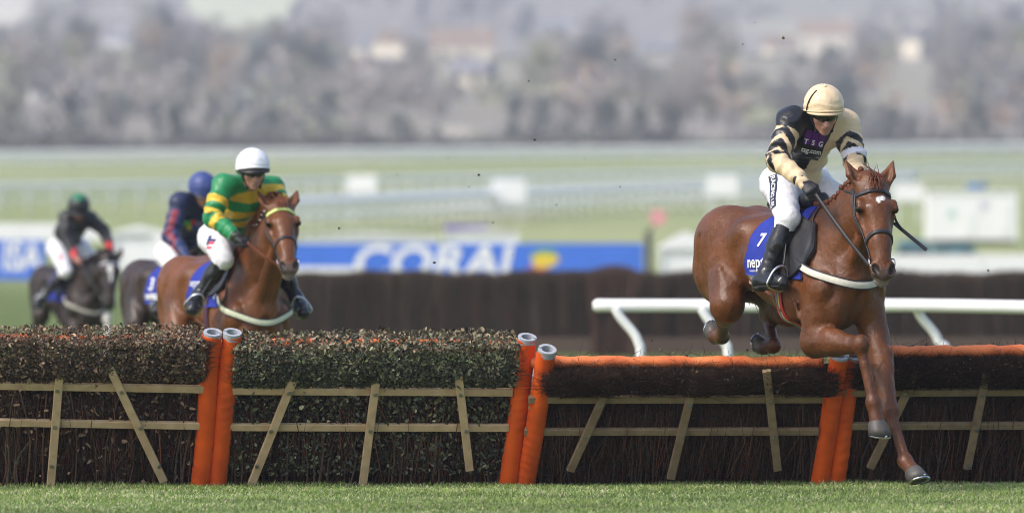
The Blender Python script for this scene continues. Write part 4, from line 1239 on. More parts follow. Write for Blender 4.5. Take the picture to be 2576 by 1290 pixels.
def horse_prims(T, legs, poll, hf, hs, hn, HP):
    P = []
    a = lambda *x, **k: P.append(EC(*x, **k)); b = lambda *x, **k: P.append(EL(*x, **k))
    X = T((1, 0, 0)) - T((0, 0, 0)); Y = Vector((0, 1, 0)); Z = T((0, 0, 1)) - T((0, 0, 0)); AX = (X, Y, Z)
    # trunk
    sec = [(-.88, .215, .235, 1.345), (-.6, .22, .235, 1.325), (-.3, .245, .275, 1.28), (.0, .245, .335, 1.215), (.22, .215, .325, 1.2), (.4, .16, .23, 1.16)]
    for (x0, w0, h0, z0), (x1, w1, h1, z1) in zip(sec[:-1], sec[1:]):
        a(T((x0, 0, z0)), T((x1, 0, z1)), w0, w1, h0, h1, side=Y, k=.05)
    b(T((-.03, 0, 1.5)), (.28, .075, .125), AX, k=.08)              # withers
    for s in (1, -1):
        b(T((-.93, s * .105, 1.375)), (.30, .165, .225), AX, k=.07)   # croup
        b(T((-1.09, s * .115, 1.24)), (.15, .11, .24), AX, k=.04)   # buttock
        b(T((-.60, s * .15, 1.44)), (.10, .09, .085), AX, k=.08)      # point of hip
        a(T((-.03, s * .115, 1.47)), T((.36, s * .15, 1.14)), .075, .085, .12, .115, side=Y, k=.03)   # shoulder blade
        b(T((.10, s * .19, 1.10)), (.17, .078, .17), AX, k=.03)      # triceps
        b(T((.425, s * .095, 1.045)), (.085, .082, .135), AX, k=.016)     # breast muscle
        b(T((.40, s * .172, 1.155)), (.075, .062, .09), AX, k=.025)      # point of shoulder
    for s in (1, -1):      # valleys between the muscles
        for p, q, r0, kk in (((-.80, .285, 1.50), (-.93, .275, 1.08), .022, .05), ((-1.02, .26, 1.40), (-1.06, .24, 1.08), .016, .04), ((.06, .185, 1.56), (.31, .235, 1.24), .016, .035), ((-.10, .285, 1.32), (.22, .285, 1.16), .014, .035), ((-.62, .285, 1.22), (-.52, .275, 1.40), .03, .06)):
            P.append(EC(T((p[0], s * p[1], p[2])), T((q[0], s * q[1], q[2])), r0, r0, side=Y, k=kk, cut=True))
    for s in (1, -1):      # veins under the skin
        for vp in (((-.35, .235, 1.10), (-.18, .262, 1.12), (-.02, .268, 1.08), (.06, .275, 1.0)), ((.14, .262, 1.12), (.22, .262, 1.05), (.24, .25, .97)), ((-.72, .275, 1.22), (-.66, .268, 1.1), (-.68, .26, 1.0))):
            for p, q in zip(vp[:-1], vp[1:]): P.append(EC(T((p[0], s * p[1], p[2])), T((q[0], s * q[1], q[2])), .009, .009, side=Y, k=.014))
    # neck
    n0, n1 = T((.08, 0, 1.36)), T((.30, 0, 1.42)); n3 = Vector(poll) - hn * .02 - hf * .0; n2 = n1.lerp(n3, .52) + Vector((0, 0, .0))
    for p, q, w0, w1, h0, h1 in ((n0, n1, .15, .125, .25, .235), (n1, n2, .125, .088, .235, .168), (n2, n3, .088, .072, .168, .105)):
        a(p, q, w0, w1, h0, h1, side=Y, k=.06)
    for s in (1, -1):      # muscle along the neck
        a(T((.30, s * .07, 1.25)), n2.lerp(n3, .6) + Vector((.0, s * .03, -.06)), .06, .04, .06, .04, side=Y, k=.05)
    # head
    W = 1.12
    HP0 = HP
    HP = lambda t, x, y: HP0(t, x * W, y)
    def a(p, q, ra, rb=None, qa=None, qb=None, side=(0, 1, 0), k=.03): P.append(EC(p, q, ra * W, (ra if rb is None else rb) * W, ra if qa is None else qa, (ra if rb is None else rb) if qb is None else qb, side, k))
    def b(c, r, ax=None, k=.03): P.append(EL(c, (r[0], r[1] * W, r[2]), ax, k))
    a(HP(.0, 0, -.012), HP(.3, 0, .0), .08, .098, .078, .095, side=hs, k=.05)
    a(HP(.3, 0, 0), HP(.62, 0, .01), .094, .062, .098, .070, side=hs, k=.03)
    a(HP(.62, 0, .01), HP(.88, 0, -.002), .058, .05, .066, .056, side=hs, k=.03)
    b(HP(.93, 0, -.012), (.055, .058, .055), (hf, hs, hn), k=.03)
    b(HP(.975, 0, -.042), (.045, .042, .03), (hf, hs, hn), k=.015)
    a(HP(.30, 0, .078), HP(.82, 0, .044), .046, .03, .02, .018, side=hs, k=.03)
    for s in (1, -1):
        b(HP(.91, s * .044, .026), (.05, .026, .032), (hf, hs, hn), k=.02)
        b(HP(.25, s * .062, -.068), (.13, .036, .09), (hf, hs, hn), k=.03)
        a(HP(.4, s * .04, -.07), HP(.8, s * .025, -.05), .025, .018, side=hs, k=.03)
        b(HP(.265, s * .088, .045), (.055, .026, .032), (hf, hs, hn), k=.022)
        a(HP(.34, s * .09, .0), HP(.58, s * .062, .004), .016, .009, side=hs, k=.018)
        P.append(EL(HP(.145, s * .078, .075), (.045, .024, .03), (hf, hs, hn), k=.03, cut=True))
        P.append(EL(HP(.44, s * .085, .042), (.07, .018, .03), (hf, hs, hn), k=.03, cut=True))
        P.append(EL(HP(.925, s * .047, .052), (.042, .021, .034), (hf - hs * s * .4, hs + hf * s * .4, hn), k=.008, cut=True))
        P.append(EL(HP(.297, s * .112, .045), (.030, .017, .021), (hf, hs, hn), k=.008, cut=True))
        a(HP(.225, s * .098, .052), HP(.30, s * .104, .066), .010, .009, side=hs, k=.012)
        e0 = HP(.03, s * .056, -.005); ed = (-hf * .84 + hs * s * .50 + hn * .05).normalized(); em = e0 + ed * .10; et = e0 + ed * .215 - hs * s * .02
        es = (hs * .85 + hn * .35 * s)
        a(e0, em, .036, .041, .032, .024, side=es, k=.03); a(em, et, .041, .004, .024, .004, side=es, k=.012)
        P.append(EC(e0 + ed * .06 + hn * .028, et - ed * .03 + hn * .016, .023, .004, side=es, k=.01, cut=True))
        a(HP(.36, s * .028, -.115), T((.44, s * .05, 1.17)), .034, .045, .034, .05, side=Y, k=.03)       # line from jaw to breastbone
    P.append(EC(HP(.975, .055, -.03), HP(.975, -.055, -.03), .006, .006, side=hf, k=.01, cut=True))   # mouth
    P.append(EC(T((.535, 0, 1.12)), T((.51, 0, .92)), .016, .02, side=Y, k=.05, cut=True))              # furrow of the breast
    HP = HP0
    a = lambda *x, **k: P.append(EC(*x, **k)); b = lambda *x, **k: P.append(EL(*x, **k))
    # legs
    for nm, (q0, q1, q2, q3, hd) in legs.items():
        s = 1 if nm.endswith('l') else -1
        if nm[0] == 'f':
            a(T((.34, s * .165, 1.14)), q0, .085, .085, .11, .1, side=Y, k=.05)
            a(q0, q0.lerp(q1, .45), .085, .070, .105, .082, side=Y, k=.035); b(q0.lerp(q1, .3) + Vector((.03, s * .025, .02)), (.06, .045, .07), None, k=.02)
            a(q0.lerp(q1, .45), q1, .070, .043, .082, .046, side=Y, k=.03)
            fo = Vector((.0, 0, 0)) + (q1 - q0).normalized().cross(Y); fo = fo if fo.z + fo.x > 0 else -fo
            a(q0.lerp(q1, .08) + fo * .05, q1.lerp(q0, .12) + fo * .018, .036, .026, side=Y, k=.012); a(q0.lerp(q1, .05) - fo * .05, q1.lerp(q0, .1) - fo * .022, .04, .024, side=Y, k=.012)
            a(q0.lerp(q1, .1) + Vector((0, s * .055, 0)), q1.lerp(q0, .15) + Vector((0, s * .03, 0)), .03, .02, side=Y, k=.012)
            b(q1 + ((q1 - q0).normalized() - (q2 - q1).normalized()) * .006, (.06, .053, .062), None, k=.018)
            a(q1, q1.lerp(q2, .35), .038, .028, .04, .030, side=Y, k=.016); a(q1.lerp(q2, .35), q2, .029, .033, .031, .036, side=Y, k=.015)
        else:
            hip = T((-.93, s * .12, 1.36))
            a(hip, q0, .12, .10, .19, .12, side=Y, k=.06)
            a(T((-1.12, s * .115, 1.22)), q0.lerp(q1, .55), .09, .06, .13, .07, side=Y, k=.06)
            a(q0, q1, .088, .046, .11, .056, side=Y, k=.05)
            b(q1, (.058, .042, .058), None, k=.02)
            hk = (q1 - q2).normalized(); b(q1 + hk * .03 + (q1 - q0).normalized() * .025, (.035, .028, .04), (hk.orthogonal(), hk.cross(hk.orthogonal()), hk), k=.02)
            a(q1, q2, .038, .034, .046, .042, side=Y, k=.02)
        b(q2, (.048, .047, .048), None, k=.014)
        bk = (q2 - q1).normalized().cross(Y); bk = bk if bk.x < 0 else -bk
        a(q1.lerp(q2, .12) + bk * .030, q2 + bk * .022, .015, .018, side=Y, k=.007)
        b(q2 + bk * .022, (.026, .026, .026), None, k=.02)
        a(q2, q3, .038, .047, .039, .048, side=Y, k=.02)
    return P


def hoof(par, c, d, toe, z_=1.0):
    d = d.normalized(); toe = (toe - d * toe.dot(d)).normalized(); sd = d.cross(toe); n = 22; b = MB()
    rings = [(-.014, .047, .049, .0), (.0, .055, .057, .0), (.034, .060, .064, .008), (.074, .066, .073, .016)]
    for z, rs, rt, sh in rings:
        for j in range(n):
            t = 2 * math.pi * j / n; ct, st = math.cos(t), math.sin(t)
            hz = z * (1.0 + .25 * ct) if z > 0 else z
            b.v.append(c + d * hz + toe * (ct * rt + sh) + sd * st * rs * (1 if ct > -.7 else .85))
    b.v = [c + (v - c) * z_ for v in b.v]
    m = len(rings)
    b.f += [(i * n + j, i * n + (j + 1) % n, (i + 1) * n + (j + 1) % n, (i + 1) * n + j) for i in range(m - 1) for j in range(n)] + [tuple(range((m - 1) * n, m * n))]
    h = b.build("hoof", hoof_m, par, True)
    P = []
    for j in range(19):
        t = -2.45 + 4.9 * j / 18; ct, st = math.cos(t), math.sin(t)
        P.append(c + (d * (.078 * (1 + .25 * ct) + .0) + toe * (ct * .063 + .016) + sd * st * .057) * z_)
    g = MB().ribbon(P, [d] * len(P), .02, .006); g.build("shoe", steel, h)
    MB().ball(c + (d * .09 + toe * .09) * z_, .008, n=6, m=4).build("toe_clip", steel, h)


def sheet(bvh, cen, f0, f1, ph0, ph1, n, m, off, thick, name, material, par, bow=0.0, seed=0):
    """cloth laid over the barrel: runs from front edge f0(ph) to rear edge f1(ph)"""
    top = []; r = random.Random(seed); q1 = r.uniform(0, 6)
    for i in range(n + 1):
        ph = ph0 + (ph1 - ph0) * i / n; row = []
        for j in range(m + 1):
            f = f0(ph) + (f1(ph) - f0(ph)) * j / m
            o = cen(f); d = Vector((0, math.sin(ph), math.cos(ph)))
            h, nn, _, _ = bvh.ray_cast(o, d)
            if h is None: h = o + d * .28
            w = .004 * math.sin(f * 31 + ph * 9 + q1) + .004 * math.sin(ph * 17 + f * 12 + q1)
            row.append(h + d * (off + w + bow * max(0, abs(ph) - .9)))
        top.append(row)
    # even out
    for _ in range(2):
        top = [[(top[max(i - 1, 0)][j] + top[min(i + 1, n)][j] + 2 * top[i][j]) / 4 for j in range(m + 1)] for i in range(n + 1)]
    vs = [p for row in top for p in row]; k = len(vs)
    vs2 = []
    for i in range(n + 1):
        ph = ph0 + (ph1 - ph0) * i / n; d = Vector((0, math.sin(ph), math.cos(ph)))
        vs2 += [p - d * thick for p in top[i]]
    idx = lambda i, j: i * (m + 1) + j
    fs = [(idx(i, j), idx(i, j + 1), idx(i + 1, j + 1), idx(i + 1, j)) for i in range(n) for j in range(m)]
    fs += [tuple(x + k for x in f[::-1]) for f in fs]
    rim = [idx(0, j) for j in range(m)] + [idx(i, m) for i in range(n)] + [idx(n, j) for j in range(m, 0, -1)] + [idx(i, 0) for i in range(n, 0, -1)]
    fs += [(rim[i - 1], rim[i], rim[i] + k, rim[i - 1] + k) for i in range(len(rim))]
    b = MB(); b.add(vs + vs2, fs)
    return b.build(name, material, par, True), top


def strap(bvh, pts, width, thick, off, name, material, par, n=6):
    P = []; N = []
    for p in smooth_path(pts, n):
        h, nn, _, _ = bvh.find_nearest(p)
        P.append(h + nn * off); N.append(nn)
    P = [P[0]] + [(P[i - 1] + 2 * P[i] + P[i + 1]) / 4 for i in range(1, len(P) - 1)] + [P[-1]]
    return MB().ribbon(P, N, width, thick).build(name, material, par, True)


def ringstrap(bvh, c, axis, ref, a0, a1, width, thick, off, name, material, par, n=40, closed=False, zf=None, it=2):
    axis = axis.normalized(); ref = (ref - axis * ref.dot(axis)).normalized(); oth = axis.cross(ref); P = []; N = []
    for i in range(n if closed else n + 1):
        t = a0 + (a1 - a0) * i / n; d = ref * math.cos(t) + oth * math.sin(t)
        o = c + (zf(t) if zf else Vector((0, 0, 0)))
        h, nn, _, _ = bvh.ray_cast(o, d)
        if h is None: continue
        P.append(h + d * off); N.append(d)
    m = len(P)
    if it > 2:      # a taut strap bridges the hollows
        rr = [(p - c - (zf(a0 + (a1 - a0) * i / n))).length for i, p in enumerate(P)]; rr = [max(rr[max(0, i - 2):i + 3]) if abs(i - m / 2) < m * .3 else rr[i] for i in range(m)]
        P = [c + zf(a0 + (a1 - a0) * i / n) + N[i] * rr[i] for i in range(m)]
    for _ in range(it):
        P = [(P[(i - 1) % m if closed else max(i - 1, 0)] + 2 * P[i] + P[(i + 1) % m if closed else min(i + 1, m - 1)]) / 4 for i in range(m)]
    return MB().ribbon(P, N, width, thick, closed).build(name, material, par, True), P, N


def decal_text(bvh, body, size, c, right, up, nor, off, name, material, par, shear=0.0, bold=0.0, sx=1.0, fit=None):
    vs, fs = text_geo(body, size, shear, bold)
    right = Vector(right).normalized(); up = Vector(up).normalized(); nor = Vector(nor).normalized(); V = []
    for v in vs:
        p = Vector(c) + right * v.x * sx + up * v.y
        h, nn, _, _ = bvh.ray_cast(p + nor * .25, -nor)
        V.append((h if h is not None else p) + nor * off)
    b = MB(); b.add(V, fs)
    return b.build(name, material, par)


def decal_patch(bvh, c, right, up, nor, w, h, off, name, material, par, n=10):
    right = Vector(right).normalized(); up = Vector(up).normalized(); nor = Vector(nor).normalized(); V = []
    for j in range(n + 1):
        for i in range(n + 1):
            p = Vector(c) + right * w * (i / n - .5) + up * h * (j / n - .5)
            hh, nn, _, _ = bvh.ray_cast(p + nor * .25, -nor)
            V.append((hh if hh is not None else p) + nor * off)
    F = [(j * (n + 1) + i, j * (n + 1) + i + 1, (j + 1) * (n + 1) + i + 1, (j + 1) * (n + 1) + i) for j in range(n) for i in range(n)]
    b = MB(); b.add(V, F)
    return b.build(name, material, par, True)


def make_horse(label, hfm, pose, coat, vox, tack):
    e = empty("racehorse", hfm.loc, hfm.th - math.pi / 2, label, "horse", "racehorses with jockeys up")
    e.scale = (hfm.sc,) * 3
    C = Vector((-.3, 0, 1.2)); Rm = Matrix.Rotation(pose['pitch'], 3, 'Y'); lift = Vector((pose.get('fwd', 0), 0, pose['lift']))
    T = lambda p: C + Rm @ (Vector((p[0] if p[0] > -.3 else -.3 + (p[0] + .3) * pose.get('short', .93), p[1], p[2])) - C) + lift
    hf = hfm.dloc(pose['hf']); hn = hfm.dloc(pose['hn']); hn = (hn - hf * hn.dot(hf)).normalized(); hs = hn.cross(hf).normalized()
    if hs.y < 0: hs = -hs
    poll = pose['poll']; HL = pose.get('hlen', .60)
    HP = lambda t, a, b: poll + hf * (t * HL) + hs * a + hn * b
    P = horse_prims(T, pose['legs'], poll, hf, hs, hn, HP)
    V, F = grow(P, vox)
    N = vnormals(V, F)
    V = V + N * (.0016 * wave(V, 21, 34) + .0035 * np.sin(2.2 * wave(V, 22, 11)))[:, None] * (V[:, 0:1] < .62)
    V = relax(V, F, 1, .4)
    # ---- coat colours
    n = len(V); base = np.array(coat['base']); c = np.tile(base, (n, 1))
    m = wave(V, 3, 5)[:, None]; c *= 1 + .12 * m
    for nm, (q0, q1, q2, q3, hd) in pose['legs'].items():
        s = EC(q1, q2, .07, .07); s2 = EC(q2, q3, .08, .08)
        x = [V[:, i] for i in range(3)]
        w = np.clip(-np.minimum(s.dist(*x), s2.dist(*x)) / .03 + .6, 0, 1)[:, None]
        lc = np.array(coat.get('sock', {}).get(nm, coat['leg'])); c = c * (1 - w) + lc * w * (1 + .15 * m)
    rel = V - np.array(poll); t = rel @ np.array(hf) / HL; aa = rel @ np.array(hs); bb = rel @ np.array(hn)
    onhead = (np.abs(aa) < .16) & (np.abs(bb) < .2) & (t > -.35)
    mz = np.clip((t - .88) / .08, 0, 1) * onhead * np.clip((.12 - np.abs(bb)) / .03, 0, 1)
    c = c * (1 - mz[:, None]) + np.array(coat['muzzle']) * mz[:, None]
    lip = (onhead & (t > .98) & (bb < 0))[:, None]; c = np.where(lip, np.array(coat.get('lip', coat['muzzle'])), c)
    nos = np.zeros(n)
    for s in (1, -1):
        nos = np.maximum(nos, np.clip(-EL(HP(.925, s * .0526, .052), (.046, .027, .040), (hf - hs * s * .45, hs + hf * s * .45, hn)).dist(*[V[:, i] for i in range(3)]) / .008 + .2, 0, 1))
    c = c * (1 - nos[:, None]) + np.array((.018, .012, .011)) * nos[:, None]
    for s in (1, -1):      # darker skin round the eyes
        w = np.clip(-EL(HP(.295, s * .121, .045), (.036, .026, .024), (hf, hs, hn)).dist(*[V[:, i] for i in range(3)]) / .012 + .3, 0, 1)[:, None]
        c = c * (1 - .75 * w) + np.array((.02, .012, .01)) * .75 * w
    if 'star' in coat:
        for (t0, a0, rt, ra) in coat['star']:
            w = np.clip((1 - np.sqrt(((t - t0) * HL / rt) ** 2 + ((aa - a0) / ra) ** 2)) * 4, 0, 1) * (bb > .03) * onhead
            c = c * (1 - w[:, None]) + np.array((.75, .73, .7)) * w[:, None]
    body = obj("body", mesh_data("body", V, F, True, np.clip(c, 0, 1)), coat_mat(coat['name']), e)
    bvh = bvh_of(V, F)
    # eyes, hooves
    for s in (1, -1):
        MB().ball(HP(.297, s * .1085, .044), .0255, n=16, m=12).build("eye", eye_m, e, True)
    for nm, (q0, q1, q2, q3, hd) in pose['legs'].items():
        toe = hfm_toe(q1, q2, q3, hd)
        hoof(e, q3, hd, toe, 1.0 if nm[0] == 'f' else .82)
    # mane, forelock, tail
    hair = mat("mane_" + coat['name'], coat['mane'], .55, spec=.3, noise=.3, nscale=40)
    r = random.Random(4)
    crest = []
    w0 = T((.02, 0, 1.62)); 
    for i in range(15):
        q = w0.lerp(poll - hf * .03, i / 14); h, nn, _, _ = bvh.ray_cast(q + Vector((-.1, 0, .5)), Vector((.16, 0, -1)).normalized())
        crest.append(h if h is not None else q)
    if coat.get('plaits'):
        mn = MB()
        for i, q in enumerate(crest[1:-1]):
            for kx in range(2):
                p = q + Vector((.005 * kx, -.028 - .006 * (i % 2), .012 - .026 * kx)); mn.ball(p, .021 - .004 * kx, .019, .021, 8, 6)
        mn.build("plaited_mane", hair, e, True)
    else:
        mn = MB()
        for q in crest:
            for kx in range(9):
                p = q + Vector((r.gauss(0, .02), 0, 0)); dy = -1 if r.random() < .8 else 1
                l = r.uniform(.08, .17); e1 = p + Vector((-.05 * r.random(), dy * .05, .03)); e2 = p + Vector((-.10 * r.random() - .02, dy * (.09 + .03 * r.random()), -l))
                mn.tube(smooth_path([p, e1, e2], 3), [.007, .006, .006, .005, .004, .003, .001], 4)
        mn.build("mane", hair, e, True)
    fl = MB()
    for i in range(26):
        p = HP(.0 + .02 * r.random(), r.uniform(-.03, .03), .065); q = HP(-.05 + .05 * r.random(), r.uniform(-.05, .05), .1); z_ = HP(.07 + .1 * r.random(), r.gauss(0, .03), .098)
        if r.random() < coat.get('fly', .3): z_ = HP(-.14 - .05 * r.random(), r.uniform(-.07, .03), .06)
        fl.tube(smooth_path([p, q, z_], 3), [.005, .004, .004, .003, .003, .002, .001], 4)
    fl.build("forelock", hair, e, True)
    tl = MB(); dk = T((-1.24, 0, 1.44))
    for i in range(50):
        a_ = r.gauss(0, .04); b_ = r.gauss(0, .04); l = r.uniform(.15, .4)
        q = [dk + Vector((.05, a_ * .3, b_ * .3)), dk + Vector((-.08, .05 + a_ * .8, .0 + b_)), dk + Vector((-.13, .16 + a_ * 1.2, -.12 + b_ * 1.2)), dk + Vector((-.12 + a_, .27 + a_ * 1.5, -.2 - l * .6 + b_ * 1.5))]
        tl.tube(smooth_path(q, 3), [.012] * 4 + [.01, .009, .008, .006, .004, .002], 4)
    tl.build("tail", hair, e, True)
    # ---- saddlery
    cen = lambda f: T((f, 0, 1.2))
    if tack:
        sd, grid = sheet(bvh, cen, tack['cf'], tack['cr'], R(-tack['drop']), R(tack['drop']), 44, 16, .014, .008, "saddlecloth", cloth_blue, e, seed=3)
        cb = bvh_of([tuple(v) for v in (w.co for w in sd.data.vertices)], [tuple(p.vertices) for p in sd.data.polygons])
        if tack.get('fleece'):
            fc, _ = sheet(bvh, cen, lambda p: tack['cf'](p) - .18, lambda p: tack['cr'](p) + .01, R(-tack['drop'] - 14), R(-tack['drop'] + 3), 8, 14, .006, .005, "fleece_pad", fleece, e, seed=8)
        # saddle: seat and flaps
        SP = [EC(T((-.40, 0, 1.625)), T((-.05, 0, 1.66)), .12, .075, .035, .045, side=(0, 1, 0), k=.03), EC(T((-.44, .06, 1.655)), T((-.44, -.06, 1.655)), .04, .04, .03, .03, side=(1, 0, 0), k=.05),
              EC(T((.0, .05, 1.67)), T((.0, -.05, 1.67)), .035, .035, .045, .045, side=(1, 0, 0), k=.05)]
        Vs, Fs = grow(SP, .012)
        saddle = obj("saddle", mesh_data("saddle", Vs, Fs, True), leather, e)
        for s in (-1, 1):
            p0, p1 = (R(-20), R(-tack['flap'])) if s < 0 else (R(20), R(tack['flap']))
            ff = lambda p: tack['ff'] * math.sin(min(max((abs(p) - R(8)) / (R(tack['flap']) - R(8)), 0), 1) * math.pi * .86 + .25) ** .6 + .02
            fr = lambda p: -.16 + .12 * (abs(p) / R(tack['flap'])) ** 2
            fo, _ = sheet(bvh, cen, ff, fr, p0, p1, 16, 12, .036, .014, "saddle_flap", leather, saddle, seed=5 + s)
        rg, Pg, Ng = ringstrap(bvh, T((.02, 0, 1.18)), (T((1, 0, 0)) - T((0, 0, 0)) + Vector((0, 0, .12))), Vector((0, 0, 1)), R(62), R(298), .075, .006, .012, "girth", mat(*tack['girth']), e, 60)
        if tack.get('girth_stripe'):
            MB().ribbon([p + n_ * .007 for p, n_ in zip(Pg, Ng)], Ng, .03, .003).build("girth_stripe", mat("girth_yellow", (.55, .42, .1), .7), rg, True)
            MB().ribbon([p + n_ * .0105 for p, n_ in zip(Pg, Ng)], Ng, .013, .003).build("girth_stripe", mat("girth_teal", (.06, .17, .22), .7), rg, True)
        zs, zfm = tack['bg']
        bg, Pb, Nb = ringstrap(bvh, T((.12, 0, 0)), Vector((0, 0, 1)), Vector((1, 0, 0)), R(-118), R(118), .047, .004, .008, "breastgirth", mat("breastgirth_" + coat['name'], tack.get('bgc', (.66, .63, .55)), .7, noise=.08, nscale=40, bump=.2, bscale=200), e, 70,
                               zf=lambda t: Vector((0, 0, zfm + (zs - zfm) * max(0, abs(t) - .12) / 1.5)), it=5)
        for sg in (1, -1):
            MB().ribbon([p + Vector((0, 0, sg * .0235)) for p in Pb], Nb, .008, .005).build("edging", dark_strap, bg, True)
        # buckle straps towards the saddle
        for s in (-1, 1):
            k0 = 8 if s < 0 else len(Pb) - 9
            pth = [Pb[k0] + Nb[k0] * .006, (Pb[k0] + T((.0, s * .27, 1.36))) / 2, T((-.06, s * .27, 1.42))]
            strap(bvh, pth, .026, .005, .014, "strap", dark_strap, e)
            MB().tube(smooth_path([Pb[k0] + Nb[k0] * .012 + Vector((0, 0, .024)), Pb[k0 + 2 * -s] + Nb[k0] * .012 + Vector((0, 0, .024)), Pb[k0 + 2 * -s] + Nb[k0] * .012 - Vector((0, 0, .024)), Pb[k0] + Nb[k0] * .012 - Vector((0, 0, .024))], 3, True), .004, 6, closed=True).build("buckle", steel, bg, True)
            # neck strap that holds the girth up
            kx = 17 if s < 0 else len(Pb) - 18
            strap(bvh, [Pb[kx], Pb[kx].lerp(T((.14, s * .1, 1.56)), .4) + Vector((.04, s * .04, 0)), T((.16, s * .1, 1.54)), T((.13, 0, 1.62))], .017, .004, .006, "neck_strap", dark_strap, bg, 8)
    # ---- bridle
    br = empty("bridle", (0, 0, 0)); br.parent = e
    bm = mat(*coat['browband']) if 'browband' in coat else dark_strap
    ringstrap(bvh, HP(.13, 0, -.01), hf, hn, R(-88), R(88), .027, .006, .004, "browband", bm, br, 30)
    ringstrap(bvh, HP(.62, 0, .0), hf, hn, 0, 2 * math.pi, .024, .006, .004, "noseband", dark_strap, br, 44, True, zf=lambda t: hf * (-.035 * math.cos(t)))
    ringstrap(bvh, HP(.06, 0, -.05), (hf * .8 - hn * .5), hn, R(60), R(300), .014, .004, .004, "throatlash", dark_strap, br, 40)
    for s in (1, -1):
        strap(bvh, [HP(.02, s * .06, -.05), HP(.14, s * .1, -.02), HP(.34, s * .11, -.03), HP(.6, s * .08, -.015), HP(.8, s * .07, -.015)], .018, .005, .004, "cheekpiece", dark_strap, br, 8)
        strap(bvh, [HP(.0, s * .06, -.07), HP(.2, s * .1, -.05), HP(.4, s * .1, -.05), HP(.62, s * .08, -.03)], .012, .004, .005, "cheekpiece", dark_strap, br, 8)
        rc, rn_, _, _ = bvh.find_nearest(HP(.83, s * .075, -.015)); rc = rc + rn_ * .012
        ax_, ay_ = hf.normalized(), (hn * .9 + hs * s * .3).normalized()
        MB().tube([rc + (ax_ * math.cos(6.2832 * i / 20) + ay_ * math.sin(6.2832 * i / 20)) * .034 for i in range(20)], .0045, 6, closed=True).build("bit_ring", steel, br, True)
        if s in pose.get('reins', {}):
            tgt, rm, wd2 = pose['reins'][s]; tgt = hfm.local(tgt); q = [rc - ay_ * .03, rc.lerp(tgt, .35) + Vector((0, s * .0, -.02)), rc.lerp(tgt, .7) + Vector((0, 0, -.015)), tgt]
            pp = smooth_path(q, 6)
            MB().ribbon(pp, [Vector((.2, s, .35)).normalized()] * len(pp), wd2, .004).build("rein", rm, br, True)
    MB().tube([HP(.84, .07, -.02), HP(.84, 0, -.03), HP(.84, -.07, -.02)], .006, 6).build("bit", steel, br, True)
    # ---- stirrups
    for s, (ball, fwd, upv, hang) in pose.get('stirrups', {}).items():
        c_ = hfm.local(ball); fw = hfm.dloc(fwd); up_ = hfm.dloc(upv); sd_ = fw.cross(up_).normalized(); hg = hfm.local(hang)
        pts_ = [c_ - sd_ * .058 - up_ * .03, c_ - sd_ * .06 + up_ * .03, c_ - sd_ * .042 + up_ * .085, c_ + up_ * .115, c_ + sd_ * .042 + up_ * .085, c_ + sd_ * .06 + up_ * .03, c_ + sd_ * .058 - up_ * .03, c_ - up_ * .036]
        st_ = MB().tube(smooth_path(pts_, 4, True), .0085, 8, closed=True).build("stirrup_iron", steel, e, True)
        lp = smooth_path([c_ + up_ * .115, (c_ + up_ * .115).lerp(hg, .5), hg], 5)
        MB().ribbon(lp, [Vector((.0, s, .2)).normalized()] * len(lp), .022, .004).build("stirrup_leather", leather, st_, True)
    return dict(e=e, bvh=bvh, T=T, HP=HP, hfm=hfm, V=V, F=F, cloth=cb if tack else None, hs=hs, hn=hn, hf=hf)


def hfm_toe(q1, q2, q3, hd):
    hd = hd.normalized(); c = (q2 - q1).normalized()
    t = Vector((1, 0, 0)) - hd * hd.x
    if t.length < .35: t = Vector((0, 0, 1)) - hd * hd.z
    return t.normalized()

# ------------------------------------------------------------------ jockeys
boot_m = mat("boot_leather", (0.012, 0.013, 0.018), .26, spec=.5, noise=.2, nscale=25, bump=.35, bscale=28, bdist=.01)
breech_m = mat("white_breeches", (0.74, 0.74, 0.78), .55, spec=.3, noise=.04, nscale=20, bump=.4, bscale=26, bdist=.012)
glove_m = mat("black_glove", (0.016, 0.016, 0.019), .5, noise=.2, nscale=60, bump=.2, bscale=150)
lens_m = mat("goggle_lens", (0.01, 0.01, 0.012), .08, spec=.6, coat=.5)
hood_m = mat("black_harness", (0.014, 0.014, 0.016), .6)
skin_m = mat("skin", attr=True, rough=.48, spec=.4, bump=.12, bscale=120, bdist=.003)


def silk_mat(name, rough=.42):
    return mat("silk_" + name, attr=True, rough=rough, spec=.4, sheen=.1, bump=.5, bscale=20, bdist=.016, noise=.05, nscale=12)


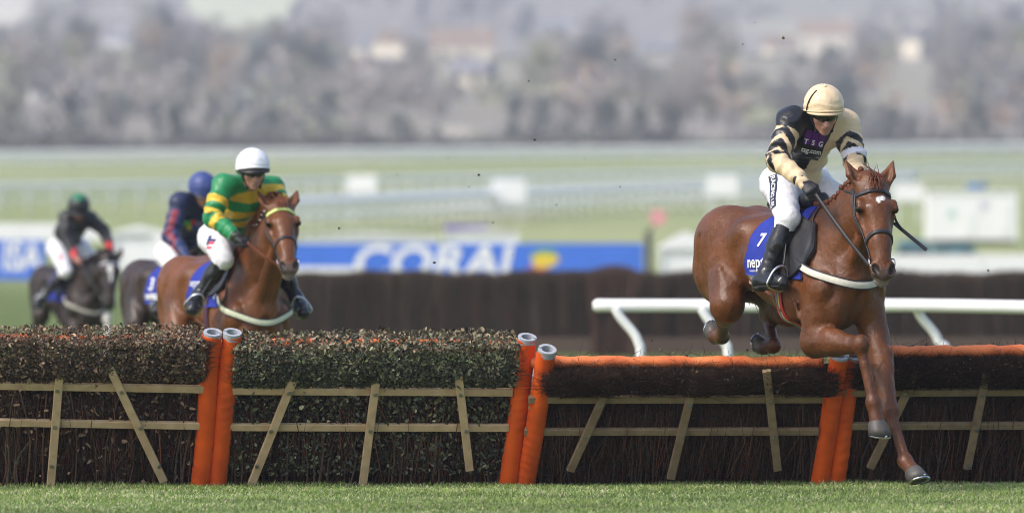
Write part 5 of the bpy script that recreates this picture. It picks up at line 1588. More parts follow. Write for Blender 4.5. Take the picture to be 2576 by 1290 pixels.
def make_rider(label, J, look, vox):
    loc = J['pelvis'].copy()
    e = empty("person", loc, 0, label, "person", "jockeys riding in the race")
    J = {k: (v - loc) for k, v in J.items()}
    g = look.get('size', 1.0)
    fw = Vector(look['fwd']).normalized(); up = Vector(look['up']); up = (up - fw * up.dot(fw)).normalized(); rt = fw.cross(up)     # rt: to the rider's right
    pel, nk, hc = J['pelvis'], J['neck'], J['head']
    SA = (J['shl'] - J['shr']).normalized(); sp = (nk - pel).normalized()
    tf = SA.cross(sp).normalized()                                     # front of the trunk
    if tf.y > 0: tf = -tf
    M = pel.lerp(nk, .45) - tf * .045; ch = pel.lerp(nk, .82) - tf * .01
    tors = [EC(pel + sp * .02, M, .135 * g, .145 * g, .10 * g, .10 * g, side=SA, k=.05), EC(M, ch, .145 * g, .155 * g, .10 * g, .105 * g, side=SA, k=.06), EC(J['shr'], J['shl'], .062 * g, k=.06, rb=.062 * g),
            EL(ch + tf * .03 - sp * .04, (.14 * g, .085 * g, .11 * g), (SA, tf, sp), k=.05)]
    arm = {}
    for s in 'rl':
        arm[s] = [EC(J['sh' + s], J['el' + s], .052, .043, k=.035), EC(J['el' + s], J['wr' + s], .043, .028, k=.03)]
    legs = {s: [EC(J['hip' + s], J['kn' + s], .088, .06, k=.05), EC(J['kn' + s], J['an' + s], .056, .038, k=.03)] for s in 'rl'}
    # head
    H = lambda x, y, z: hc + rt * x + fw * y + up * z
    head = [EC(nk - sp * .02, hc - up * .05 - fw * .02, .058, .052, k=.03), EL(H(0, -.005, .02), (.074, .096, .105), (rt, fw, up), k=.03), EL(H(0, .03, -.065), (.055, .06, .05), (rt, fw, up), k=.035),
            EL(H(0, .075, -.098), (.026, .022, .02), (rt, fw, up), k=.025), EC(H(0, .088, .012), H(0, .116, -.032), .009, .0155, k=.018),
            EL(H(.014, .102, -.035), (.009, .011, .008), (rt, fw, up), k=.008), EL(H(-.014, .102, -.035), (.009, .011, .008), (rt, fw, up), k=.008),
            EL(H(0, .093, -.061), (.026, .012, .007), (rt, fw, up), k=.008), EL(H(0, .09, -.073), (.022, .012, .007), (rt, fw, up), k=.008),
            EC(H(.045, .07, .03), H(-.045, .07, .03), .016, .016, k=.025), EL(H(.045, .06, -.02), (.022, .025, .022), (rt, fw, up), k=.03), EL(H(-.045, .06, -.02), (.022, .025, .022), (rt, fw, up), k=.03),
            EC(H(.024, .104, -.066), H(-.024, .104, -.066), .0035, .0035, k=.006, cut=True)]
    for s in (1, -1): head.append(EL(H(s * .076, -.005, -.005), (.01, .02, .03), (rt, fw, up), k=.008))
    hands = {}
    for s in 'rl':
        w, h = J['wr' + s], J['hand' + s]; f = (h - w).normalized(); ac = SA if s == 'l' else -SA
        n = Vector(look.get('hn' + s, (0, -.3, 1))); n = (n - f * n.dot(f)).normalized(); x = f.cross(n).normalized()
        if x.dot(SA) * (1 if s == 'l' else -1) > 0: x = -x                # x: towards the thumb (middle of the body)
        hp = [EC(w - f * .01, w + f * .075, .03, .042, .022, .02, side=x, k=.015)]
        for i, (ln, rr) in enumerate(((.95, .0105), (1.05, .011), (1.0, .0105), (.82, .0095))):
            k0 = w + f * (.082 - .004 * abs(i - 1)) + x * (.031 - .0205 * i) + n * .004
            k1 = k0 + f * .024 * ln - n * .026 * ln; k2 = k1 - f * .022 * ln - n * .016 * ln; k3 = k2 - f * .016 * ln + n * .012
            hp += [EC(k0 - f * .02, k0, rr * 1.05, k=.008), EC(k0, k1, rr * 1.05, rr, k=.005), EC(k1, k2, rr, rr * .92, k=.005), EC(k2, k3, rr * .92, rr * .8, k=.005)]
        t0 = w + f * .028 + x * .03 - n * .004; t1 = t0 + f * .035 + x * .016 - n * .014; t2 = t1 + f * .026 - x * .012 - n * .012
        hp += [EC(t0, t1, .015, .012, k=.01), EC(t1, t2, .012, .009, k=.006)]
        hands[s] = hp
    feet = {}
    for s in 'rl':
        an, toe = J['an' + s], J['toe' + s]; fd = (toe - an); fd.normalize(); dn = (J['an' + s] - J['kn' + s]).normalized()
        heel = an + dn * .05 - fd * .035
        feet[s] = [EC(an, heel, .04, .036, k=.03), EC(heel, toe, .034, .037, k=.03), EC(an + dn * .02, an.lerp(toe, .6), .038, .034, k=.03)]
    prims = tors + head + sum(arm.values(), []) + sum(legs.values(), []) + sum(feet.values(), []) + [EC(J['hipr'], J['hipl'], .09, k=.05)]
    prims += sum(([h[0]] if not look.get('bare') else h for h in hands.values()), [])
    V, F = grow(sorted(prims, key=lambda p: p.cut), vox)
    V = relax(V, F, 1, .3)
    c = np.tile(np.array(look.get('skin', (.50, .27, .20))), (len(V), 1)); rel = V - np.array(hc)
    X, Y, Z = rel @ np.array(rt), rel @ np.array(fw), rel @ np.array(up)
    lip = np.exp(-((Z + .067) / .008) ** 2 - (X / .026) ** 2) * (Y > .07); c = c * (1 - .5 * lip[:, None]) + np.array((.30, .10, .09)) * .5 * lip[:, None]
    chk = np.exp(-((Z + .03) / .03) ** 2 - ((np.abs(X) - .04) / .025) ** 2) * (Y > .03); c = c * (1 - .3 * chk[:, None]) + np.array((.52, .2, .16)) * .3 * chk[:, None]
    stub = np.exp(-((Z + .09) / .03) ** 2) * (Y > 0) * .25; c = c * (1 - stub[:, None])
    obj("body", mesh_data("body", V, F, True, c), skin_m, e)
    # ---- jacket
    jk = inflated(tors, .018, .05)
    jk[0] = EC(pel + sp * .055, M, .155 * g, .165 * g, .122 * g, .122 * g, side=SA, k=.05)
    jk.append(EC(J['shr'].lerp(nk, .35) , J['shl'].lerp(nk, .35), .07, k=.06))
    jk.append(EC(nk - sp * .05, nk + sp * .015, .068, .062, k=.03))
    for s in 'rl':
        m1 = J['sh' + s].lerp(J['el' + s], .5)
        jk += [EC(J['sh' + s], m1, .076, .072, k=.045), EC(m1, J['el' + s], .072, .064, k=.03), EC(J['el' + s], J['el' + s].lerp(J['wr' + s], .6), .064, .052, k=.03), EC(J['el' + s].lerp(J['wr' + s], .6), J['wr' + s], .052, .038, k=.02)]
    Vj, Fj = grow(jk, vox)
    Nj = vnormals(Vj, Fj)
    x = [Vj[:, i] for i in range(3)]
    dt = np.min([p.dist(*x) for p in jk[:5]], 0); info = {}
    da = {}
    for s in 'rl':
        u_, l_ = arm[s]; d1 = u_.dist(*x) ; d2 = l_.dist(*x)
        t1 = np.clip((Vj - u_.a) @ u_.d / u_.L, -1, 1); t2 = np.clip((Vj - l_.a) @ l_.d / l_.L, 0, 2)
        tt = np.where(d1 < d2, t1, 1 + t2); da[s] = np.minimum(d1, d2)
        ax1 = np.where((d1 < d2)[:, None], u_.d, l_.d); r_ = Vj - np.where((d1 < d2)[:, None], u_.a, l_.a)
        r_ = r_ - ax1 * (r_ * ax1).sum(1, keepdims=True)
        ref = np.array((-.2, -.95, .25)); ang = np.arctan2((np.cross(ax1, np.tile(ref, (len(Vj), 1))) * r_).sum(1), (r_ * ref).sum(1))
        info[s] = (tt, ang)
    isr = (da['r'] < dt + .0) & (info['r'][0] > .18); isl = (da['l'] < dt + .0) & (info['l'][0] > .18)
    rl = Vj - np.array(pel)
    lat = rl @ np.array(SA); along = rl @ np.array(sp) / (nk - pel).length; frt = (Vj - np.array(M)) @ np.array(tf)
    cj = look['pattern'](Vj, lat, along, frt, isr, isl, info)
    # folds: rings round the sleeves, slanting pulls over the trunk
    ring = np.zeros(len(Vj))
    for s, m_ in (('r', isr), ('l', isl)):
        tt, ang = info[s]; ring += m_ * (np.sin(tt * 26 + 2.2 * np.sin(ang * 1.0 + tt * 3) + 1) * (.5 + .5 * np.sin(ang + 2)) * (.4 + np.exp(-((tt - 1) / .35) ** 2)))
    ring = ring * .009 + np.where(isr | isl, 0, 1) * (.008 * np.sin(along * 22 + lat * 26 + 2.5 * wave(Vj, 9, 11)) * np.clip(1.2 - along, .3, 1))
    sd_ = look.get('seed', 1); disp = ring + .010 * ((1 - np.minimum(np.abs(wave(Vj, sd_, 17)), 1)) ** 2 - .3) + .005 * ((1 - np.minimum(np.abs(wave(Vj, sd_ + 30, 38)), 1)) ** 2 - .3)
    Vj2 = relax(Vj + Nj * disp[:, None], Fj, 1, .3)
    jo = obj("jacket", mesh_data("jacket", Vj2, Fj, True, cj), silk_mat(look['name'], look.get('rough', .42)), e)
    # ---- breeches
    bp = [EC(J['hipr'], J['hipl'], .115, k=.06), EC(pel, pel + sp * .1, .135, .13, .105, .1, side=SA, k=.05)]
    for s in 'rl': bp += [EC(J['hip' + s], J['kn' + s], .104, .071, k=.05), EC(J['kn' + s], J['kn' + s].lerp(J['an' + s], .16), .069, .06, k=.03)]
    Vb, Fb = grow(bp, vox); Nb = vnormals(Vb, Fb); Vb = Vb + Nb * (.007 * ((1 - np.minimum(np.abs(wave(Vb, 5, 20)), 1)) ** 2 - .3) + .005 * ((1 - np.minimum(np.abs(wave(Vb, 6, 45)), 1)) ** 2 - .3))[:, None]
    bro = obj("breeches", mesh_data("breeches", Vb, Fb, True), breech_m, e)
    # ---- boots with soles
    for s in 'rl':
        kn, an = J['kn' + s], J['an' + s]
        bt = [EC(kn.lerp(an, .17), kn.lerp(an, .45), .064, .062, k=.03), EC(kn.lerp(an, .45), an, .062, .046, k=.03)] + inflated(feet[s], .009)
        Vt, Ft = grow(bt, vox); Nt = vnormals(Vt, Ft); t_ = (Vt - np.array(kn)) @ np.array((an - kn).normalized()) / (an - kn).length
        Vt = Vt + Nt * (.0016 * np.sin(t_ * 46 + wave(Vt, 4, 20) * 2.5) * np.clip((t_ - .5) * 3, .1, 1) + .0012 * wave(Vt, 14, 40))[:, None]
        bo = obj("boot", mesh_data("boot", Vt, Ft, True), boot_m, e)
        toe = J['toe' + s]; fd = (toe - an).normalized(); dn = (an - kn).normalized(); dn = (dn - fd * dn.dot(fd)).normalized()
        heel = an + (an - kn).normalized() * .05 - fd * .035; hd_ = (toe - heel).normalized(); dn = (dn - hd_ * dn.dot(hd_)).normalized()
        so = [EC(heel - hd_ * .01 + dn * .036, toe + hd_ * .012 + dn * .036, .034, .04, .008, .008, side=hd_.cross(dn), k=.01), EC(heel - hd_ * .015 + dn * .043, heel + hd_ * .03 + dn * .043, .03, .03, .014, .014, side=hd_.cross(dn), k=.01)]
        Vt, Ft = grow(so, min(vox, .008)); obj("sole", mesh_data("sole", Vt, Ft, True), mat("boot_sole", (.03, .028, .026), .7), bo)
        cuff = smooth_path([kn.lerp(an, .165)], 1)
    # ---- gloves
    if not look.get('bare'):
        for s in 'rl':
            w = J['wr' + s]; f = (J['hand' + s] - w).normalized()
            gp = inflated(hands[s], .0015) + [EC(w - f * .045, w - f * .005, .041, .034, k=.012)]
            Vg, Fg = grow(gp, look.get('gv', .005)); obj("glove", mesh_data("glove", Vg, Fg, True), glove_m, e)
    # ---- helmet, peak, harness, goggles
    hcn = H(0, -.012, .042); n1, n2 = 40, 18; V = []; ra, rb, rc_ = .123, .14, .128
    def dome(az, t, grow_=0.0):
        # az 0 = front
        lo = look.get('rim', .02) * math.cos(az) - .035 - .045 * max(0, -math.cos(az))
        el0 = math.asin(max(-.9, min(.9, lo / rc_))); el = math.pi / 2 + (el0 - math.pi / 2) * t
        ce = math.cos(el)
        return hcn + rt * (math.sin(az) * ce * (ra + grow_)) + fw * (math.cos(az) * ce * (rb + grow_)) + up * (math.sin(el) * (rc_ + grow_))
    r = random.Random(2)
    for i in range(n2 + 1):
        for j in range(n1):
            az = 2 * math.pi * j / n1; t = i / n2
            w = .0018 * math.sin(az * 8 + 3 * t) * t + .0022 * math.sin(t * 26 + 2 * math.sin(az * 3)) * (t > .7) + .001 * math.sin(az * 21 + t * 9)
            V.append(dome(az, t, w if not look.get('hard') else 0))
    for j in range(n1): V.append(dome(2 * math.pi * j / n1, 1, -.012))
    F = np.array([(i * n1 + j, (i + 1) * n1 + j, (i + 1) * n1 + (j + 1) % n1, i * n1 + (j + 1) % n1) for i in range(n2 + 1) for j in range(n1)])
    V = np.array([tuple(v) for v in V]); ch_ = np.tile(np.array(look['cap']), (len(V), 1))
    if 'captop' in look:
        for i in range(n2 + 1):
            for j in range(n1):
                if i / n2 < .3 + .16 * math.cos(6 * 2 * math.pi * j / n1): ch_[i * n1 + j] = look['captop']
    he = obj("helmet", mesh_data("helmet", V, F, True, ch_), silk_mat(look['name'] + "_cap", look.get('caprough', .42)), e)
    pk = []; n3 = 20
    for i in range(n3 + 1):
        az = R(-68) + R(136) * i / n3; k_ = math.cos(az * 90 / 68)
        p = dome(az, 1, .0); q = p + (fw * .92 + rt * math.sin(az) * .25 - up * look.get('peakdrop', .42)) * (look.get('peak', .05) * max(k_, 0) ** .6 + .002); pk += [p + up * .004 - fw * .012, q, q - up * .007, p - up * .006 - fw * .012]
    pf = [(4 * i + j, 4 * (i + 1) + j, 4 * (i + 1) + (j + 1) % 4, 4 * i + (j + 1) % 4) for i in range(n3) for j in range(4)] + [(0, 1, 2, 3), (4 * n3 + 3, 4 * n3 + 2, 4 * n3 + 1, 4 * n3)]
    b = MB(); b.add(pk, pf); b.build("peak", mat("peak_" + look['name'], look['peakc'], .45, spec=.4), he, True)
    MB().tube([dome(2 * math.pi * j / 32, .97, .001) for j in range(32)], .0055, 6, closed=True).build("rim_band", mat("peak_" + look['name']) if look.get('bandpeak') else mat("band_" + look['name'], look['cap'], .45), he, True)
    if look['name'] == 'tan': MB().tube([dome(R(66), .3 + .7 * i / 10, .003) for i in range(11)], .004, 6).build("cap_tie", hood_m, he, True)
    MB().ball(dome(0, 0, .002), .012, .012, .006, M=Matrix((rt, fw, up)).transposed()).build("button", mat("band_" + look['name'], look.get('captop', look['cap']), .45), he, True)
    hd = [EL(H(0, -.012, .01), (.088, .108, .115), (rt, fw, up), k=.02), EC(H(.07, .015, -.02), H(.045, .05, -.1), .017, .013, .012, .01, side=fw, k=.02), EC(H(-.07, .015, -.02), H(-.045, .05, -.1), .017, .013, .012, .01, side=fw, k=.02), EC(H(.045, .05, -.102), H(-.045, .05, -.102), .01, .01, k=.015),
          EL(H(0, .12, -.04), (.066, .13, .085), (rt, fw, up), k=.02, cut=True)]
    Vh, Fh = grow(hd, min(vox, .009)); obj("harness", mesh_data("harness", Vh, Fh, True), hood_m, he)
    gg = MB(); vs = []; n4 = 24
    for i in range(n4 + 1):
        a_ = R(-78) + R(156) * i / n4; hh = .024 * (1 - .35 * abs(i / n4 - .5) * 2) * (1 - .35 * math.exp(-((a_) / .12) ** 2))
        d_ = rt * math.sin(a_) * .084 + fw * (math.cos(a_) * .098 + .008)
        z0 = .012
        for zz, gr in ((-hh, 1.0), (-hh * .6, 1.07), (hh * .6, 1.07), (hh, 1.0)):
            p = hc + d_ * gr + up * (z0 + zz - .006 * (zz < 0) * math.cos(a_ * 2)); vs.append(p)
    gg.add(vs, [(4 * i + j, 4 * i + j + 1, 4 * i + j + 5, 4 * i + j + 4) for i in range(n4) for j in range(3)])
    gg.build("goggles", lens_m, e, True)
    if look.get('goggle_stud'):
        MB().ball(H(.078, .052, .03), .0135, .006, .0135, M=Matrix((fw, rt, up)).transposed()).build("goggle_stud", mat("stud_gold", (.5, .38, .08), .35, .6), e, True)
        MB().bar(H(.02, .112, .04), H(-.02, .112, .04), .013, .006, fw).build("goggle_badge", mat("stud_gold"), e)
    return dict(e=e, loc=loc, H=H, fw=fw, rt=rt, up=up, jb=bvh_of(Vj2, Fj), bb=bvh_of(Vb, Fb), SA=SA, sp=sp, tf=tf, J=J)


def cam_hit(bv, loc, u, v):
    """where the sight line through u, v meets a garment"""
    o = Vector((0, 0, CAMZ)) - loc; d = (A(u, v, 44) - Vector((0, 0, CAMZ))).normalized()
    o2 = o + d * 38
    h, n, _, _ = bv.ray_cast(o2, d)
    return h, n


# ================= the leader
LZ = 0.0
h1 = HF(((2050 - 1288) / K * 44.2, 44.2, LZ), R(28))
L = h1.L
legs1 = {
    'fr': [L(2050, 858, -.175), L(2164, 868, -.11), L(2197, 1012, -.07), L(2207, 1064, -.06), Vector((.02, 0, -1)) + Vector((.12, 0, 0))],
    'fl': [Vector((.42, .165, .93)), L(2240, 1034, .10), L(2277, 1158, .085), L(2298, 1186, .085), Vector((.62, 0, -.78))],
    'hr': [Vector((-.66, -.235, 1.12)), L(1820, 806, -.14), L(1816, 846, .0), L(1800, 846, .02), Vector((-.75, 0, .35))],
    'hl': [Vector((-.66, .225, 1.10)), L(1930, 790, .22), L(1946, 868, .16), L(1922, 874, .14), Vector((-.9, -.1, .12))]}
pose1 = dict(pitch=R(2.5), lift=.105, hf=(.085, -.44, -.89), hn=(.22, -.87, .43), poll=L(2193, 464, .0), legs=legs1, hlen=.635)
J1 = dict(pelvis=A(1998, 452, 44.5), neck=A(2052, 306, 44.12), head=A(2072, 283, 44.0), shr=A(1990, 306, 44.04), shl=A(2124, 312, 44.2), elr=A(1955, 402, 43.93), ell=A(2150, 402, 44.12),
          wrr=A(2022, 462, 43.72), wrl=A(2158, 462, 43.95), handr=A(2047, 484, 43.66), handl=A(2162, 488, 43.85), hipr=A(1962, 462, 44.42), hipl=A(2040, 460, 44.62),
          knr=A(1982, 548, 44.03), knl=h1.world((.12, .29, 1.64)), anr=A(1926, 694, 44.02), anl=h1.world((-.03, .335, 1.30)), toer=A(1968, 710, 43.86), toel=h1.world((.17, .34, 1.27)))
pose1['reins'] = {-1: (J1['handr'] + Vector((.01, -.01, -.01)), dark_strap, .022), 1: (J1['handl'], dark_strap, .02)}
def stir(J, s): return (J['an' + s].lerp(J['toe' + s], .72) + (J['an' + s] - J['kn' + s]).normalized() * .02, (J['toe' + s] - J['an' + s]), (J['kn' + s] - J['an' + s]), J['kn' + s].lerp(J['an' + s], .2) + Vector((.03, .03, .05)))
pose1['stirrups'] = {-1: stir(J1, 'r'), 1: stir(J1, 'l')}
coat1 = dict(name="chestnut_coat", base=(.116, .0375, .0095), leg=(.088, .028, .0085), muzzle=(.085, .05, .04), lip=(.2, .16, .14), mane=(.11, .032, .014), plaits=True, fly=.35,
             star=[(.225, .014, .018, .03), (.245, -.004, .028, .015), (.205, .032, .014, .017)])
tack1 = dict(cf=lambda p: .10 + .10 * abs(p), cr=lambda p: -.36 - .05 * abs(p), drop=92, flap=92, ff=.30, fleece=True, girth=("girth_red", (.42, .03, .03), .7), girth_stripe=True, bg=(1.37, 1.155))
H1 = make_horse("leading chestnut horse with white star jumping the hurdle at the right", h1, pose1, coat1, .0085, tack1)
rt_, up_ = Vector((.9, -.12, -.12)).normalized(), Vector((0.05, .1, 1)).normalized()
W2L = h1.Ri
for body, sz, wp, sh, bd in (("7", .115, (1902, 606), .15, .003), ("neptune", .098, (1906, 661), 0, .002), ("investment", .022, (1888, 682), 0, .0)):
    o_ = h1.local(Vector((0, 0, CAMZ))); d_ = (h1.local(A(wp[0], wp[1], 44)) - o_).normalized(); hit, nn, _, _ = H1['cloth'].ray_cast(o_, d_)
    if hit is not None:
        nl = W2L @ Vector((-.55, -.83, .1)); rr = W2L @ Vector((.82, -.52, -.05)); uu = W2L @ Vector((.05, .1, 1))
        decal_text(H1['cloth'], body, sz, hit + (W2L @ Vector((.02, -.01, 0))) * 2, rr, uu, nl, .006, "number" if body == "7" else "lettering", white_print, [c for c in H1['e'].children if c.name.startswith("saddlecloth")][0], sh, bd)

TAN = np.array((.70, .53, .33)); BLK = np.array((.012, .013, .019))


def pat1(V, lat, along, frt, isr, isl, info):
    c = np.where((lat < -.035 + .05 * (along - .5))[:, None], BLK, TAN)
    c = np.where(((lat < -.03) & (along > .97))[:, None], BLK, c)
    for m, s in ((isr, 'r'), (isl, 'l')):
        t, a = info[s]; z = .34 * np.minimum(np.abs(a), 1.6) / 1.6
        k = np.zeros(len(V), bool)
        for c0, w in ((.42, .21), (.76, .19), (1.06, .13)): k |= (t > c0 + z - .17) & (t < c0 + z - .17 + w)
        cs = np.where(k[:, None], BLK, TAN)
        if s == 'l': cs = np.where(((t > .76) & (t < 1.06))[:, None], np.array((.80, .77, .86)), cs)
        sh = (t < .28) & (s == 'r'); cs = np.where(sh[:, None], BLK, cs)
        c = np.where(m[:, None], cs, c)
    return c


R1 = make_rider("jockey in black and tan silks with tan cap jumping the hurdle", J1, dict(name="tan", fwd=(.13, -.87, -.46), up=(.03, -.35, .88), pattern=pat1, cap=(.74, .57, .37), peakc=(.70, .53, .34), peak=.018, rough=.33, caprough=.35, goggle_stud=True, rim=.055, hnr=(-.4, -.5, .7), hnl=(.3, -.6, .7), seed=3, gv=.0045), .0075)
jm = lambda n, c, r=.5: mat(n, c, r, bump=.2, bscale=30)
jk_o = [c for c in R1['e'].children if c.name.startswith("jacket")][0]; br_o = [c for c in R1['e'].children if c.name.startswith("breeches")][0]
hit, nn = cam_hit(R1['jb'], R1['loc'], 2046, 362)
if hit is not None:
    vn = Vector((.1, -1, -.02)); prt = Vector((.96, .05, -.17)).normalized(); pup = Vector((.16, .0, .98)).normalized()
    decal_patch(R1['jb'], hit - pup * .01, prt, pup, vn, .145, .165, .006, "badge_patch", jm("patch_black", (.012, .012, .016)), jk_o, 14)
    for i in range(3):
        decal_patch(R1['jb'], hit + prt * (-.044 + .044 * i) + pup * (.033 - .004 * i), prt, pup, vn, .040, .085, .009, "purple_bar", jm("patch_purple", (.10, .02, .20)), jk_o, 6)
    decal_text(R1['jb'], "T  S  G", .042, hit + pup * .004, prt, pup, vn, .012, "lettering", white_print, jk_o, 0, .001)
    decal_text(R1['jb'], "tsg.com", .042, hit - pup * .045, prt, pup, vn, .012, "lettering", white_print, jk_o, 0, .001)
hit, nn = cam_hit(R1['bb'], R1['loc'], 1945, 482)
if hit is not None:
    a_ = Vector((.30, -.2, -.9)).normalized(); vn = Vector((-.45, -.9, .1)).normalized(); b_ = vn.cross(a_).normalized(); b_ = b_ if b_.x > 0 else -b_
    decal_patch(R1['bb'], hit, a_, b_, vn, .235, .058, .004, "breeches_patch", jm("patch_navy", (.012, .016, .05)), br_o, 10)
    decal_text(R1['bb'], "RACING UK", .044, hit, a_, b_, vn, .007, "lettering", white_print, br_o, 0, .0008, .95)
# his whip, held behind the horse's head
w0, w1 = A(2175, 500, 43.9), A(2331, 629, 43.75)
we = empty("riding_whip", w0, 0, "black riding whip sticking out beside the leading horse's head", "whip")
MB(w0).tube([w0 - (w1 - w0) * .25, w0, w0.lerp(w1, .5)], [.011, .009, .007], 8).build("handle", glove_m, we, True)
MB(w0).bar(w0.lerp(w1, .48), w1, .022, .008, (0, -1, .3), .002).build("flap", leather, we)
q = [A(2246, 525, 43.7), A(2254, 555, 43.72), A(2270, 578, 43.74)]
MB(w0).tube(smooth_path(q, 4), .008, 6).build("wrist_loop", leather, we, True)


# ================= the second horse
DIP = tz(0, 60)
h2 = HF((A(600, 0, 52.9).x, 52.9, DIP), R(24), .97)
L = h2.L


def gallop(L, white=None):
    return {'fr': [Vector((.26, -.19, .93)), Vector((.52, -.16, .72)), Vector((.40, -.15, .45)), Vector((.31, -.15, .38)), Vector((-.7, 0, -.5))],
            'fl': [Vector((.30, .18, .93)), Vector((.56, .15, .60)), Vector((.66, .14, .29)), Vector((.71, .14, .17)), Vector((.35, 0, -.9))],
            'hr': [Vector((-.66, -.23, 1.0)), Vector((-1.05, -.17, .66)), Vector((-.92, -.16, .30)), Vector((-.86, -.16, .18)), Vector((.3, 0, -.9))],
            'hl': [Vector((-.62, .23, 1.0)), Vector((-.92, .17, .60)), Vector((-.70, .16, .26)), Vector((-.63, .16, .15)), Vector((.35, 0, -.9))]}


pose2 = dict(pitch=R(0), lift=-.015, hf=(.13, -.60, -.78), hn=(.13, -.78, .60), poll=Vector((.50, .0, 1.80)), legs=gallop(L), hlen=.62)
pose2['poll'] = L(704, 522, .02)
J2 = dict(pelvis=A(578, 592, 52.9), neck=A(622, 478, 52.42), head=A(636, 432, 52.25), shr=A(562, 468, 52.3), shl=A(684, 472, 52.58), elr=A(533, 548, 52.2), ell=A(716, 545, 52.45),
          wrr=A(597, 598, 52.0), wrl=A(712, 592, 52.35), handr=A(622, 610, 51.93), handl=A(708, 614, 52.3), hipr=A(540, 600, 52.8), hipl=A(618, 598, 53.0),
          knr=A(562, 652, 52.42), knl=h2.world((.12, .29, 1.50)), anr=A(504, 738, 52.5), anl=A(744, 748, 52.95), toer=A(484, 778, 52.32), toel=A(764, 786, 52.75))
pose2['reins'] = {-1: (J2['handr'], brown_strap, .024), 1: (J2['handl'], brown_strap, .02)}
pose2['stirrups'] = {-1: stir(J2, 'r'), 1: stir(J2, 'l')}
coat2 = dict(name="light_chestnut_coat", base=(.142, .047, .0135), leg=(.09, .03, .012), muzzle=(.13, .085, .068), lip=(.2, .16, .14), mane=(.17, .055, .025), fly=.1, browband=("browband_lime", (.62, .75, .25), .5))
tack2 = dict(cf=lambda p: .04 + .10 * abs(p), cr=lambda p: -.40 - .02 * abs(p), drop=88, flap=70, ff=.22, girth=("girth_dark", (.06, .02, .04), .7), bg=(1.32, 1.10), bgc=(.62, .64, .48))
H2 = make_horse("second chestnut horse with lime browband behind the left hurdles", h2, pose2, coat2, .010, tack2)
W2L = h2.Ri
for body, sz, wp in (("neptune", .085, (500, 712)),):
    o_ = h2.local(Vector((0, 0, CAMZ))); d_ = (h2.local(A(wp[0], wp[1], 52)) - o_).normalized(); hit, nn, _, _ = H2['cloth'].ray_cast(o_, d_)
    if hit is not None:
        decal_text(H2['cloth'], body, sz, hit, W2L @ Vector((.82, -.52, -.05)), W2L @ Vector((.05, .1, 1)), W2L @ Vector((-.5, -.85, .1)), .006, "lettering", white_print, [c for c in H2['e'].children if c.name.startswith("saddlecloth")][0])
GRN = np.array((.012, .22, .075)); YEL = np.array((.72, .46, .035))


def pat2(V, lat, along, frt, isr, isl, info):
    k = np.zeros(len(V), bool)
    for c0, w in ((.40, .15), (.68, .15), (.95, .17)): k |= (along > c0) & (along < c0 + w) & ((c0 < .9) | (frt > .05))
    c = np.where(k[:, None], YEL, GRN)
    for m, s in ((isr, 'r'), (isl, 'l')):
        t, a = info[s]; k = np.zeros(len(V), bool)
        for c0 in (.42, .80, 1.16): k |= (t > c0) & (t < c0 + .2)
        cs = np.where(k[:, None], YEL, GRN); cs = np.where((t > 1.9)[:, None], np.array((.02, .03, .02)), cs)
        c = np.where(m[:, None], cs, c)
    return c


R2 = make_rider("jockey in green and yellow hooped silks with white cap", J2, dict(name="hoops", fwd=(.2, -.9, -.27), up=(.02, -.2, .9), pattern=pat2, cap=(.80, .80, .84), peakc=(.012, .012, .014), peak=.045, peakdrop=.5, rough=.42, bandpeak=False, rim=.055, seed=5), .010)
br_o = [c for c in R2['e'].children if c.name.startswith("breeches")][0]
hit, nn = cam_hit(R2['bb'], R2['loc'], 530, 611)
if hit is not None:
    vn = Vector((-.3, -.95, .1)); a_ = Vector((.95, -.1, -.15)).normalized(); b_ = Vector((.15, .0, 1)).normalized()
    for nm, dz, hh, cc in (("navy_stripe", .02, .02, (.02, .03, .12)), ("red_stripe", .0, .022, (.55, .05, .08)), ("red_stripe", -.03, .02, (.55, .05, .08))):
        decal_patch(R2['bb'], hit + b_ * dz * 1.2, a_, b_, vn, .075, hh, .004, nm, jm("brand_" + nm, cc), br_o, 6)
    decal_patch(R2['bb'], hit - a_ * .035 + b_ * .02, a_, b_, vn, .03, .075, .006, "navy_stripe", jm("brand_navy_stripe", (.02, .03, .12)), br_o, 6)

# ================= the third horse, half hidden
h3 = HF((A(474, 0, 62.2).x, 62.2, tz(0, 62)), R(24), .97)
pose3 = dict(pitch=0, lift=-.02, hf=(.15, -.6, -.78), hn=(.26, -.74, .6), poll=Vector((.66, .02, 1.62)), legs=gallop(L))
J3 = dict(pelvis=A(452, 632, 62.4), neck=A(498, 516, 61.95), head=A(510, 482, 61.8), shr=A(452, 510, 61.82), shl=A(548, 514, 62.1), elr=A(427, 592, 61.72), ell=A(566, 586, 61.95),
          wrr=A(470, 646, 61.5), wrl=A(532, 650, 61.7), handr=A(490, 656, 61.42), handl=A(520, 660, 61.6), hipr=A(424, 640, 62.32), hipl=A(486, 640, 62.5),
          knr=A(444, 682, 62.0), knl=h3.world((.12, .29, 1.5)), anr=A(412, 745, 62.05), anl=h3.world((-.03, .335, 1.15)), toer=A(394, 782, 61.9), toel=h3.world((.17, .34, 1.12)))
pose3['reins'] = {-1: (J3['handr'], dark_strap, .022)}
pose3['stirrups'] = {-1: stir(J3, 'r'), 1: stir(J3, 'l')}
coat3 = dict(name="dark_bay_coat", base=(.036, .022, .018), leg=(.02, .014, .012), muzzle=(.03, .022, .02), mane=(.012, .01, .01))
tack3 = dict(cf=lambda p: .04 + .10 * abs(p), cr=lambda p: -.40 - .02 * abs(p), drop=90, flap=70, ff=.22, girth=("girth_dark", (.06, .02, .04), .7), bg=(1.32, 1.10))
H3 = make_horse("dark bay horse half hidden behind the second chestnut", h3, pose3, coat3, .013, tack3)
W2L = h3.Ri
